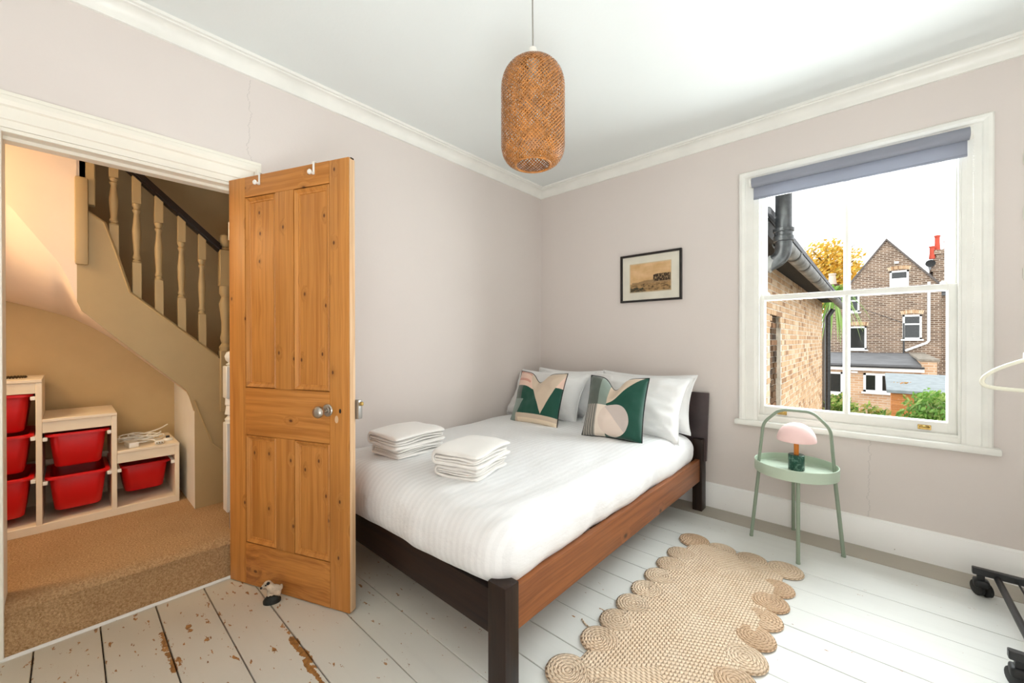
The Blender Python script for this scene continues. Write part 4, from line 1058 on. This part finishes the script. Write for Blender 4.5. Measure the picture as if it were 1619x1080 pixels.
# ------------------------------------------------------------------ clothes rail and hanger
rk = thing('clothes_rail', 'black metal clothes rail on castors, seen by its feet beside the right-hand wall', 'clothes rail', (2.96, -0.60, 0.0))
for y in (-0.245, -0.925):
    b = BM(); box(b, 2.765, 3.20, y - 0.014, y + 0.014, 0.098, 0.128, 0.003, 1); ft = obj('foot_bar', b, M_black, rk, world=True)
    for x in (2.790, 3.175):
        b = BM()
        for dx in (-0.013, 0.013):
            lathe(b, [(0, -0.011), (0.026, -0.011), (0.033, -0.007), (0.033, 0.007), (0.026, 0.011), (0, 0.011)], 20, M=Matrix.Translation((x + dx + 0.006, y + 0.004, 0.033)) @ Matrix.Rotation(0.5, 4, 'Z') @ Matrix.Rotation(pi/2, 4, 'Y'))
        box(b, x - 0.022, x + 0.030, y - 0.024, y + 0.030, 0.040, 0.076, 0.012, 3); box(b, x - 0.010, x + 0.014, y - 0.010, y + 0.012, 0.07, 0.10)
        obj('castor', b, M_rubber, ft, world=True)
    b = BM(); tube(b, [(3.03, y, 0.12), (3.03, y, 1.34)], 0.0125, 12); obj('upright', b, M_black, rk, world=True)
b = BM(); tube(b, [(2.842, -0.245, 0.100), (2.842, -0.925, 0.100)], 0.0125, 12); obj('base_bar', b, M_black, rk, world=True)
b = BM(); tube(b, [(3.13, -0.245, 0.100), (3.13, -0.925, 0.100)], 0.0125, 12); obj('base_bar', b, M_black, rk, world=True)
for x in (2.90, 2.96, 3.02, 3.08): b = BM(); tube(b, [(x, -0.245, 0.108), (x, -0.925, 0.108)], 0.004, 8); obj('shelf_wire', b, M_black, rk, world=True)
b = BM(); tube(b, [(3.03, -0.20, 1.34), (3.03, -0.97, 1.34)], 0.0125, 12); obj('hanging_bar', b, M_black, rk, world=True)
hg = thing('clothes_hanger', 'white plastic clothes hanger on the black rail beside the window', 'hanger', (2.955, -0.62, 1.0))
b = BM()
P = smooth_path([(0.0, 0, 0.150), (-0.06, 0, 0.140), (-0.16, 0, 0.092), (-0.207, 0, 0.050), (-0.212, 0, 0.020), (-0.190, 0, 0.006), (-0.10, 0, 0.0), (0.0, 0, 0.0), (0.10, 0, 0.0), (0.190, 0, 0.006), (0.212, 0, 0.020), (0.207, 0, 0.050), (0.16, 0, 0.092), (0.06, 0, 0.140), (0.0, 0, 0.150)], 2)
tube(b, P, 0.0075, 8); obj('hanger_frame', b, plain('ivory_plastic', srgb(236, 233, 214), 0.35, 0.4, bump=0.0), hg)
for x in (-0.105, 0.090): b = BM(); box(b, x, x + 0.015, -0.007, 0.007, 0.118, 0.150, 0.003, 1); obj('strap_hook', b, M_plasticW, hg)
b = BM(); tube(b, smooth_path([(0, 0, 0.145), (0, 0, 0.28), (0.02, 0, 0.33), (0.06, 0, 0.362), (0.095, 0, 0.352), (0.105, 0, 0.33)]), 0.0032, 8); obj('hook', b, M_steel, hg)

# ------------------------------------------------------------------ outside the window
def brickmat(name, cols, mort=None):
    m = Mat(name, 0.9, 0.15); v = m.tc.outputs['Object']
    g = m.t.nodes.new('ShaderNodeNewGeometry'); r = (N(g.outputs['Random Per Island']) + m.rnd()*7.31).fract()
    c = m.mix(step(r, 0.15, 0.45), cols[0], cols[1]); c = m.mix(step(r, 0.55, 0.75), c, cols[2]); c = m.mix(r > 0.92, c, cols[3])
    n = m.noise(v, 40, 4, 0.7); c = m.mix(step(n, 0.45, 0.75)*0.45, c, tuple(q*0.45 for q in cols[0]))
    m.base(c); m.bump(n, 0.5, 0.01); return m.m
M_stock = brickmat('yellow_stock_brick', [(0.64, 0.43, 0.26), (0.54, 0.34, 0.195), (0.72, 0.54, 0.37), (0.36, 0.21, 0.12)])
M_mortar = plain('pale_mortar', (0.74, 0.67, 0.56), 0.95, 0.1, var=0.15, scale=10, bump=0.4, bs=80)
M_darkbrick = brickmat('sooty_brick', [(0.09, 0.055, 0.03), (0.15, 0.085, 0.045), (0.06, 0.04, 0.028), (0.24, 0.13, 0.07)])
M_pipe = plain('black_cast_iron_pipe', (0.035, 0.037, 0.040), 0.35, 0.5, var=0.35, scale=25, bump=0.1)
M_gutter = plain('weathered_grey_gutter', (0.20, 0.20, 0.19), 0.5, 0.4, var=0.3, scale=8, bump=0.2)
M_soffitD = plain('dark_soffit_board', (0.025, 0.022, 0.020), 0.8)
gd = struct('ground', 'paved back garden ground far below the window', 'ground')
b = BM(); box(b, -30, 40, 0.3, 70, -3.2, -3.0); obj('paving', b, plain('garden_paving', (0.30, 0.27, 0.22), 0.9), gd)
b = BM(); box(b, -3.0, RX + 1, 0.12, 0.30, -3.0, -0.02); tag(obj('outer_wall', b, M_mortar, smooth=False), 'rendered outside wall of the house below the window', 'wall', kind='structure')

side = thing('brick_outhouse_wing', 'yellow stock brick side wall of the rear wing with eaves, left through the window', 'building wing', (1.5, 4.7, -3.0))
WXF = 1.5; Y0, Y1, ZT = 0.34, 9.06, 2.10
SY0, SY1, SZ1 = 2.555, 3.300, 1.30   # blocked slit
b = BM(); box(b, 1.20, WXF - 0.008, Y0, SY0, -3, ZT); box(b, 1.20, WXF - 0.008, SY1, Y1, -3, ZT); box(b, 1.20, WXF - 0.008, SY0, SY1, SZ1 + 0.22, ZT); box(b, 1.20, WXF - 0.075, SY0, SY1, -3, SZ1 + 0.22)
obj('mortar_core', b, M_mortar, side, world=True, smooth=False)
def in_slit(y, z):
    cy, hw = (SY0 + SY1)/2, (SY1 - SY0)/2
    return abs(y - cy) < hw and (z < SZ1 or ((y-cy)/hw)**2 + ((z - SZ1)/0.20)**2 < 1)
rest = BM(); proto = {}; nb = 0; rb = random.Random(3)
CH = 0.075
for c in range(-40, 29):
    z = c*CH
    if z + CH > ZT: continue
    y = Y0 - (0.17 if c % 2 else 0.0); k = 0
    while y < Y1 - 0.02:
        L = 0.215 if k % 2 == 0 else 0.1025
        if (c % 2): L = 0.1025 if k % 2 == 0 else 0.215
        y0, y1 = max(y, Y0), min(y + L, Y1); k += 1; y += L + 0.0105
        if y1 - y0 < 0.03 or in_slit((y0+y1)/2, z + CH/2) or in_slit(y0 + .02, z + CH/2) or in_slit(y1 - .02, z + CH/2): continue
        zlow = 1.2 - (y1 + 3.1)*0.19
        if z + CH < zlow - 0.25: continue
        dx = rb.uniform(-0.003, 0.003)
        near = 2.25 < y0 < 4.62 and z > 0.05 and nb < 298 and abs((y1 - y0) - L) < 1e-6
        if near:
            kk = round(L, 4)
            if kk not in proto:
                q = BM(); box(q, -0.02, 0.0, -L/2 + 0.002, L/2 - 0.002, -0.0305, 0.0305, 0.003, 1); proto[kk] = obj('brick', q, M_stock, side); o = proto[kk]
            else:
                o = proto[kk].copy(); COL.objects.link(o); o.parent = side
            o.location = Vector((WXF + dx, (y0+y1)/2, z + CH/2)) - side.location; o.rotation_euler = (rb.uniform(-.01, .01), 0, rb.uniform(-.01, .01)); nb += 1
        else: box(rest, WXF - 0.02 + dx, WXF + dx, y0 + 0.002, y1 - 0.002, z + 0.007, z + 0.068)
tag(obj('brickwork', rest, M_stock, side, world=True, smooth=False), kind='stuff')
b = BM()
for c in range(-16, 21):
    z = c*CH; y = SY0 + 0.005 - (0.11 if c % 2 else 0)
    while y < SY1:
        y0, y1 = max(y, SY0 + 0.003), min(y + 0.215, SY1 - 0.003); y += 0.225
        if y1 - y0 > 0.03: box(b, WXF - 0.10, WXF - 0.058 + rb.uniform(-0.010, 0.010), y0, y1, z + 0.005, z + 0.070)
tag(obj('slit_infill', b, M_darkbrick, side, world=True, smooth=False), kind='stuff')
b = BM(); box(b, 1.15, 1.84, Y0, Y1 + 0.15, ZT, ZT + 0.02); box(b, 1.80, 1.83, Y0, Y1 + 0.15, ZT - 0.12, ZT + 0.02); obj('eaves_board', b, M_soffitD, side, world=True, smooth=False)
b = BM(); prism(b, [(1.86, ZT + 0.02), (-1.0, ZT + 1.7), (-1.0, ZT + 1.8), (1.86, ZT + 0.07)], 1, Y0, Y1 + 0.2); obj('slate_roof', b, plain('grey_slate', (0.10, 0.10, 0.11), 0.7), side, world=True)
b = BM(); q = bmesh.new(); A = []
for y in [0.75 + 0.5*i for i in range(18)]:
    A.append([q.verts.new((1.865 + r*cos(a), y, 1.985 + r*sin(a))) for r, sgn in ((0.066, 1), (0.060, -1)) for a in ([pi + pi*i/10 for i in range(11)][::sgn])])
for R0, R1 in zip(A, A[1:]):
    n = len(R0)
    for i in range(n): q.faces.new((R0[i], R0[(i+1) % n], R1[(i+1) % n], R1[i]))
q.faces.new(A[0]); q.faces.new(A[-1]); add(b, q); gt = obj('gutter', b, M_gutter, side, world=True)
for y in (1.35, 2.05, 3.2, 4.6, 6.2):
    b = BM(); q = bmesh.new(); R = []
    for yy in (y - 0.03, y + 0.03): R.append([q.verts.new((1.865 + 0.072*cos(pi + pi*i/10), yy, 1.985 + 0.072*sin(pi + pi*i/10))) for i in range(11)])
    for i in range(10): q.faces.new((R[0][i], R[0][i+1], R[1][i+1], R[1][i]))
    add(b, q); obj('gutter_union', b, M_pipe, gt, world=True)
b = BM(); tube(b, [(1.60, Y1 + 0.06, -3.0), (1.60, Y1 + 0.06, 1.75), (1.70, Y1 + 0.06, 1.93)], 0.055, 12); obj('downpipe', b, M_pipe, side, world=True)

sp = thing('soil_pipe', 'thick black cast iron soil pipe with a collar and bend outside the window', 'pipe', (1.922, 0.45, 1.8))
b = BM(); lathe(b, [(0.053, 0.14), (0.053, 1.9)], 28); obj('pipe_shaft', b, M_pipe, sp)
b = BM(); lathe(b, [(0.053, 0.125), (0.064, 0.13), (0.064, 0.165), (0.058, 0.17), (0.058, 0.195), (0.066, 0.20), (0.067, 0.222), (0.053, 0.226)], 28); obj('collar', b, M_pipe, sp)
b = BM(); tube(b, smooth_path([(0, 0, 0.15), (0, 0, 0.06), (-0.02, 0, 0.01), (-0.07, 0.0, -0.025), (-0.30, 0.0, -0.10)], 2), 0.054, 20); bd = obj('bend', b, M_pipe, sp)
b = BM(); lathe(b, [(0.054, -0.025), (0.062, -0.022), (0.062, 0.022), (0.054, 0.025)], 24, M=Matrix.Translation((-0.085, 0, -0.030)) @ Matrix.Rotation(-1.25, 4, 'Y')); obj('bend_socket', b, M_gutter, bd)

def fbrick(name, a, b_, mort, sc):
    m = Mat(name, 0.9, 0.1); v = m.tc.outputs['Object']; x, y, z = m.xyz()
    t = m.t.nodes.new('ShaderNodeTexBrick'); t.inputs['Scale'].default_value = 1.0
    t.inputs['Brick Width'].default_value = 0.225*sc; t.inputs['Row Height'].default_value = 0.075*sc; t.inputs['Mortar Size'].default_value = 0.012*sc
    for i, c in (('Color1', a), ('Color2', b_), ('Mortar', mort)): t.inputs[i].default_value = (*c, 1)
    m.t.links.new(m.vec(x + y, z, 0.0), t.inputs['Vector'])
    m.base(m.mix(step(m.noise(v, 1.2, 4), 0.4, 0.75)*0.35, t.outputs['Color'], tuple(q*0.5 for q in a)))
    m.bump(N(t.outputs['Fac'])*-1.0, 0.4, 0.02); return m.m
M_far = fbrick('brown_far_brick', (0.13, 0.080, 0.055), (0.27, 0.175, 0.12), (0.50, 0.42, 0.34), 1.2)
M_ext = fbrick('orange_buff_brick', (0.55, 0.32, 0.18), (0.66, 0.44, 0.28), (0.64, 0.52, 0.40), 1.25)
M_roof = plain('grey_roof_felt', (0.16, 0.16, 0.165), 0.8, var=0.15, scale=2, bump=0.3, bs=20)
M_darkglass = plain('dark_window_glass', (0.02, 0.022, 0.022), 0.08, 0.6, bump=0.0)
M_upvc = plain('white_window_frame', srgb(244, 244, 242), 0.4, bump=0.0)
M_stone = plain('stone_coping', (0.30, 0.26, 0.21), 0.85, var=0.2)
# gabled house
hs = thing('gabled_house', 'brown brick gabled house beyond the gardens', 'house', (2.9, 24.0, -3.0))
b = BM(); prism(b, [(0.55, -3.0), (4.75, -3.0), (4.75, 3.68), (2.88, 6.09), (0.55, 2.65)], 1, 24.0, 31.0); obj('wall', b, M_far, hs, world=True, smooth=False)
b = BM(); prism(b, [(4.751, -3.0), (7.2, -3.0), (7.2, 3.3), (4.751, 3.3)], 1, 24.25, 31.0); obj('wing_wall', b, M_far, hs, world=True, smooth=False)
b = BM(); prism(b, [(2.88, 6.09), (2.88, 6.20), (0.40, 2.54), (0.46, 2.46)], 1, 23.93, 31.2); prism(b, [(2.88, 6.09), (2.88, 6.20), (4.92, 3.56), (4.86, 3.50)], 1, 23.93, 31.2); obj('roof', b, plain('dark_roof_tile', (0.13, 0.11, 0.10), 0.8), hs, world=True)
b = BM(); prism(b, [(24.1, 3.25), (24.1, 3.35), (28.0, 5.2), (28.0, 5.1)], 0, 4.60, 7.3); obj('wing_roof', b, M_roof, hs, world=True)
def far_window(x0, x1, z0, z1, y, par, kind='sash', arch=True, blind=False):
    b = BM(); t = 0.075
    for q in ((x0, x1, z1 - t, z1), (x0, x1, z0, z0 + t), (x0, x0 + t, z0, z1), (x1 - t, x1, z0, z1)): box(b, q[0], q[1], y - 0.05, y + 0.02, q[2], q[3])
    if kind == 'sash': zm = z1 - (z1 - z0)*0.38; box(b, x0, x1, y - 0.045, y + 0.02, zm - 0.035, zm + 0.035)
    if kind == 'pair': box(b, (x0+x1)/2 - 0.10, (x0+x1)/2 + 0.10, y - 0.045, y + 0.02, z0, z1)
    box(b, x0 - 0.06, x1 + 0.06, y - 0.10, y, z0 - 0.07, z0)
    f = obj('window', b, M_upvc, par, world=True, smooth=False)
    b = BM(); box(b, x0 + 0.02, x1 - 0.02, y - 0.012, y - 0.002, z0 + 0.02, z1 - 0.02); obj('pane', b, M_darkglass, f, world=True, smooth=False)
    if blind:
        b = BM(); box(b, x0 + 0.05, x1 - 0.05, y - 0.022, y - 0.013, z0 + (z1 - z0)*blind[0], z0 + (z1-z0)*blind[1]); obj('pale_blind', b, M_upvc, f, world=True, smooth=False)
    if arch:
        b = BM(); n = 14
        for i in range(n):
            u = (i + 0.5)/n; xx = x0 - 0.05 + (x1 - x0 + 0.1)*u; zz = z1 + 0.03 + 0.05*sin(pi*u)
            q = BM(); box(q, -0.024, 0.024, -0.02, 0.03, 0, 0.17); xform(q, Matrix.Translation((xx, y, zz)) @ Matrix.Rotation((u - 0.5)*0.5, 4, 'Y')); add(b, q)
        tag(obj('brick_arch', b, M_stock, par, world=True, smooth=False), kind='stuff')
far_window(3.00, 3.67, 3.50, 4.55, 24.0, hs, blind=(0.05, 0.62))
far_window(3.46, 4.11, 1.22, 2.38, 24.0, hs)
far_window(1.46, 2.15, 0.70, 1.87, 24.0, hs, kind='one')
far_window(1.30, 1.88, 2.62, 3.55, 24.0, hs, arch=False)
b = BM(); box(b, 3.16, 3.32, 23.86, 24.0, 4.90, 5.0); obj('alarm_box', b, M_upvc, hs, world=True, smooth=False)
b = BM(); tube(b, [(4.34, 23.93, 3.9), (4.34, 23.93, 1.15), (4.28, 23.93, 1.05), (3.55, 23.93, 0.66)], 0.055, 8); obj('downpipe', b, M_upvc, hs, world=True)
b = BM(); tube(b, [(3.50, 23.94, 2.0), (3.50, 23.94, 0.4)], 0.03, 6); obj('drainpipe', b, M_pipe, hs, world=True)
b = BM(); tube(b, smooth_path([(1.95, 23.9, 2.78), (2.6, 23.8, 2.45), (3.45, 23.9, 2.02)]), 0.014, 5); obj('cable', b, M_pipe, hs, world=True)
ch = thing('brick_chimney', 'brown brick chimney with red clay pots right of the gable', 'chimney', (4.95, 24.6, 3.0))
b = BM(); box(b, 4.50, 5.45, 24.3, 25.2, 2.0, 5.0); box(b, 4.44, 5.50, 24.25, 25.25, 4.42, 4.55); box(b, 4.60, 5.40, 24.35, 25.15, 5.0, 5.30); box(b, 4.53, 5.46, 24.28, 25.2, 5.22, 5.42); obj('stack', b, M_far, ch, world=True, smooth=False)
M_pot = plain('red_clay', (0.52, 0.075, 0.04), 0.7)
for x, y, z0, z1 in ((4.66, 24.6, 5.40, 6.15), (4.98, 24.7, 5.40, 5.85), (4.47, 24.35, 5.02, 5.62)):
    h = z1 - z0; b = BM(); lathe(b, [(0, 0), (0.11, 0), (0.085, h*0.55), (0.085, h*0.88), (0.105, h*0.9), (0.105, h), (0.07, h), (0.07, h - 0.1), (0, h - 0.1)], 14, loc=(x, y, z0)); obj('chimney_pot', b, M_pot, ch, world=True)
b = BM(); lathe(b, [(0, 0), (0.10, 0.01), (0.17, 0.05), (0.175, 0.055), (0.0, 0.03)], 18, M=Matrix.Translation((4.40, 24.15, 4.80)) @ Matrix.Rotation(pi/2 + 0.3, 4, 'X')); obj('satellite_dish', b, M_pipe, ch, world=True)
c2 = thing('cream_chimney', 'pale chimney pot on a dark stack in front of the yellow tree', 'chimney', (0.43, 30.0, -3.0))
b = BM(); box(b, 0.12, 0.74, 29.7, 30.3, -3.0, 4.55); box(b, 0.05, 0.81, 29.65, 30.35, 4.55, 4.75); obj('stack', b, M_darkbrick, c2, world=True, smooth=False)
b = BM(); lathe(b, [(0, 0), (0.24, 0), (0.19, 0.35), (0.17, 0.6), (0.20, 0.62), (0.20, 0.72), (0, 0.72)], 14, loc=(0.43, 30, 4.75)); obj('chimney_pot', b, plain('cream_clay', srgb(226, 206, 186), 0.7), c2, world=True)
# rear extension
ex = thing('rear_extension', 'low buff brick extension with grey felt roof before the gabled house', 'extension', (2.4, 18.0, -3.0))
b = BM(); box(b, 0.3, 3.95, 18.0, 23.99, -3.0, -0.02); obj('wall', b, M_ext, ex, world=True, smooth=False)
b = BM(); prism(b, [(17.75, 0.17), (23.98, 0.47), (23.98, 0.55), (17.75, 0.25)], 0, 0.2, 3.72); obj('felt_roof', b, M_roof, ex, world=True, smooth=False)
b = BM(); prism(b, [(17.98, -0.02), (23.98, -0.02), (23.98, 0.46), (17.98, 0.17)], 0, 0.3, 3.72); obj('roof_void', b, M_soffitD, ex, world=True, smooth=False)
b = BM(); box(b, 0.2, 3.80, 17.86, 17.99, -0.02, 0.11); obj('fascia_board', b, M_upvc, ex, world=True, smooth=False)
b = BM(); box(b, 0.2, 3.80, 17.80, 17.90, 0.115, 0.175); obj('gutter', b, M_pipe, ex, world=True, smooth=False)
b = BM(); box(b, 3.73, 4.12, 17.9, 23.98, -3.0, 0.40); obj('parapet', b, M_ext, ex, world=True, smooth=False)
for i in range(7):
    b = BM(); y0 = 17.85 + i*0.875; z = 0.40 + i*0.012; box(b, 3.66, 4.19, y0, y0 + 0.86, z, z + 0.09, 0.01, 1); obj('coping_stone', b, M_stone, ex, world=True)
far_window(2.12, 3.02, -0.85, -0.12, 18.0, ex, 'pair', False)
far_window(0.82, 1.50, -1.0, -0.12, 18.0, ex, 'one', False)
b = BM(); tube(b, [(1.75, 17.93, -0.10), (1.95, 17.93, -0.10)], 0.04, 8); obj('security_light', b, M_upvc, ex, world=True)
# timber shed
sd = thing('timber_shed', 'orange timber garden shed with pale grey felt roof', 'shed', (3.6, 14.0, -3.0))
M_shed = wood('orange_shed_board', (0.62, 0.25, 0.08), (0.45, 0.16, 0.045), 0, 0.7, 0)
for i in range(21):
    b = BM(); z = -3.0 + i*0.127; box(b, 2.80, 4.90, 13.1 + random.uniform(-.004, .004), 13.13, z, z + 0.122, 0.004, 1); obj('plank', b, M_shed, sd, world=True)
b = BM(); box(b, 2.83, 4.87, 13.12, 14.9, -3.0, -0.34); obj('shed_body', b, M_shed, sd, world=True, smooth=False)
b = BM(); prism(b, [(12.98, -0.36), (15.05, 0.02), (15.05, 0.10), (12.98, -0.27)], 0, 2.70, 5.0, 0.01); obj('felt_roof', b, plain('pale_grey_felt', (0.27, 0.30, 0.31), 0.8, var=0.1, bump=0.3, bs=15), sd, world=True)
def leaf_cloud(name, c, rad, n, size, cols, parent, seed, world=True):
    rnd = random.Random(seed); bm = BM(); mats = []
    for i, cc in enumerate(cols): mats.append(leafmat(cc))
    for i in range(n):
        a, h = rnd.uniform(0, 2*pi), rnd.uniform(-1, 1); r = (rnd.random()**0.4); q = sqrt(1 - h*h)
        k = 0.82 + 0.30*nz3(cos(a)*q*2 + seed, sin(a)*q*2, h*2)
        p = Vector((c[0] + rad[0]*r*k*q*cos(a), c[1] + rad[1]*r*k*q*sin(a), c[2] + rad[2]*r*k*h))
        u = Vector((rnd.gauss(0, 1), rnd.gauss(0, 1), rnd.gauss(0, 1))).normalized(); v = u.orthogonal().normalized(); w_ = u.cross(v)
        s = size*rnd.uniform(0.6, 1.3)
        f = bm.faces.new([bm.verts.new(p + v*s), bm.verts.new(p + w_*s*0.45 + u*s*0.12), bm.verts.new(p - v*s), bm.verts.new(p - w_*s*0.45 + u*s*0.12)])
        f.material_index = rnd.randrange(len(cols))
    return tag(obj(name, bm, mats, parent, world=world, smooth=False, recalc=False), kind='stuff')
_lm = {}
def leafmat(c):
    if c not in _lm:
        m = Mat('leaf', 0.6, 0.3); m.base(c)
        t = m.t.nodes.new('ShaderNodeBsdfTranslucent'); t.inputs[0].default_value = (*c, 1); mx = m.t.nodes.new('ShaderNodeMixShader'); mx.inputs[0].default_value = 0.35
        m.t.links.new(m.p.outputs[0], mx.inputs[1]); m.t.links.new(t.outputs[0], mx.inputs[2]); m.t.links.new(mx.outputs[0], m.t.nodes['Material Output'].inputs[0]); _lm[c] = m.m
    return _lm[c]
M_bark = plain('grey_bark', (0.12, 0.09, 0.07), 0.9)
tr = thing('yellow_tree', 'yellow autumn tree behind the houses', 'tree', (-0.45, 40.0, -3.0))
b = BM(); tube(b, [(-0.45, 40, -3), (-0.4, 40, 3), (-0.5, 40, 8.5)], [0.3, 0.22, 0.05], 8)
for i in range(9):
    a = i*2.4; z = 3.2 + i*0.55; tube(b, [(-0.45, 40, z), (-0.45 + 1.0*cos(a), 40 + 1.0*sin(a), z + 0.9), (-0.45 + 2.0*cos(a), 40 + 1.8*sin(a), z + 1.6)], [0.10, 0.06, 0.02], 6)
obj('trunk', b, M_bark, tr, world=True)
leaf_cloud('foliage', (-0.55, 40, 6.3), (3.0, 2.4, 4.0), 5200, 0.19, [(0.72, 0.42, 0.05), (0.62, 0.36, 0.04), (0.80, 0.55, 0.12), (0.48, 0.36, 0.06)], tr, 4)
leaf_cloud('fallen_leaves', (3.05, 13.9, -0.115), (0.26, 0.32, 0.015), 40, 0.05, [(0.60, 0.25, 0.05), (0.50, 0.30, 0.08)], sd, 9)
def shrub(label, c, rad, n, seed, cols):
    s = thing('shrub', label, 'shrub', (c[0], c[1], -3.0), group='shrubs below the window')
    b = BM(); rnd = random.Random(seed)
    for i in range(6):
        a = i*1.05; tube(b, [(c[0], c[1], -3.0), (c[0] + rad[0]*0.5*cos(a), c[1] + rad[1]*0.5*sin(a), c[2])], [0.04, 0.012], 5)
    obj('stems', b, M_bark, s, world=True)
    leaf_cloud('foliage', c, rad, n, 0.075, cols, s, seed)
GR = [(0.16, 0.30, 0.05), (0.10, 0.22, 0.04), (0.34, 0.42, 0.10), (0.48, 0.44, 0.16)]
shrub('green shrub below the window, beside the brick wall corner', (1.72, 10.6, -0.95), (0.55, 0.6, 0.85), 2200, 11, GR)
shrub('green and yellow shrub below the window, between the wall and the shed', (2.42, 11.0, -1.30), (0.70, 0.6, 0.90), 2400, 12, GR + [(0.55, 0.40, 0.14)])
shrub('leafy green shrub below the window, before the timber shed', (3.62, 11.0, -0.80), (0.85, 0.7, 0.95), 3000, 13, [(0.14, 0.30, 0.05), (0.22, 0.40, 0.08), (0.36, 0.48, 0.14)])
# cordyline palm just past the wing
pm = thing('cabbage_palm', 'palm with drooping strap leaves past the end of the brick wall', 'palm', (1.36, 10.4, -3.0))
b = BM(); tube(b, [(1.36, 10.4, -3.0), (1.38, 10.4, 0.5), (1.50, 10.4, 1.8), (1.65, 10.4, 2.35)], [0.10, 0.08, 0.07, 0.06], 8); obj('trunk', b, M_bark, pm, world=True)
ML = [leafmat((0.20, 0.36, 0.07)), leafmat((0.34, 0.48, 0.16))]
rp = random.Random(5)
for i in range(80):
    a = rp.uniform(0, 2*pi); el = rp.uniform(-1.1, 1.3); L = rp.uniform(0.7, 1.0); q = bmesh.new(); A = []
    for k in range(7):
        t = k/6; d = L*t; hz_ = d*cos(el)*(1 - 0.25*t); zz = d*sin(el) - 0.75*L*t*t
        w_ = 0.034*(1 - t)**0.6*min(1, 0.5 + 3*t) + 0.001
        c = Vector((1.65 + hz_*cos(a), 10.4 + hz_*sin(a), 2.38 + zz)); s = Vector((-sin(a), cos(a), 0))
        A.append((q.verts.new(c + s*w_), q.verts.new(c - s*w_ + Vector((0, 0, 0.006)))))
    for x, y in zip(A, A[1:]): q.faces.new((x[0], x[1], y[1], y[0]))
    obj('leaf', q, ML[i % 2], pm, world=True, recalc=False)
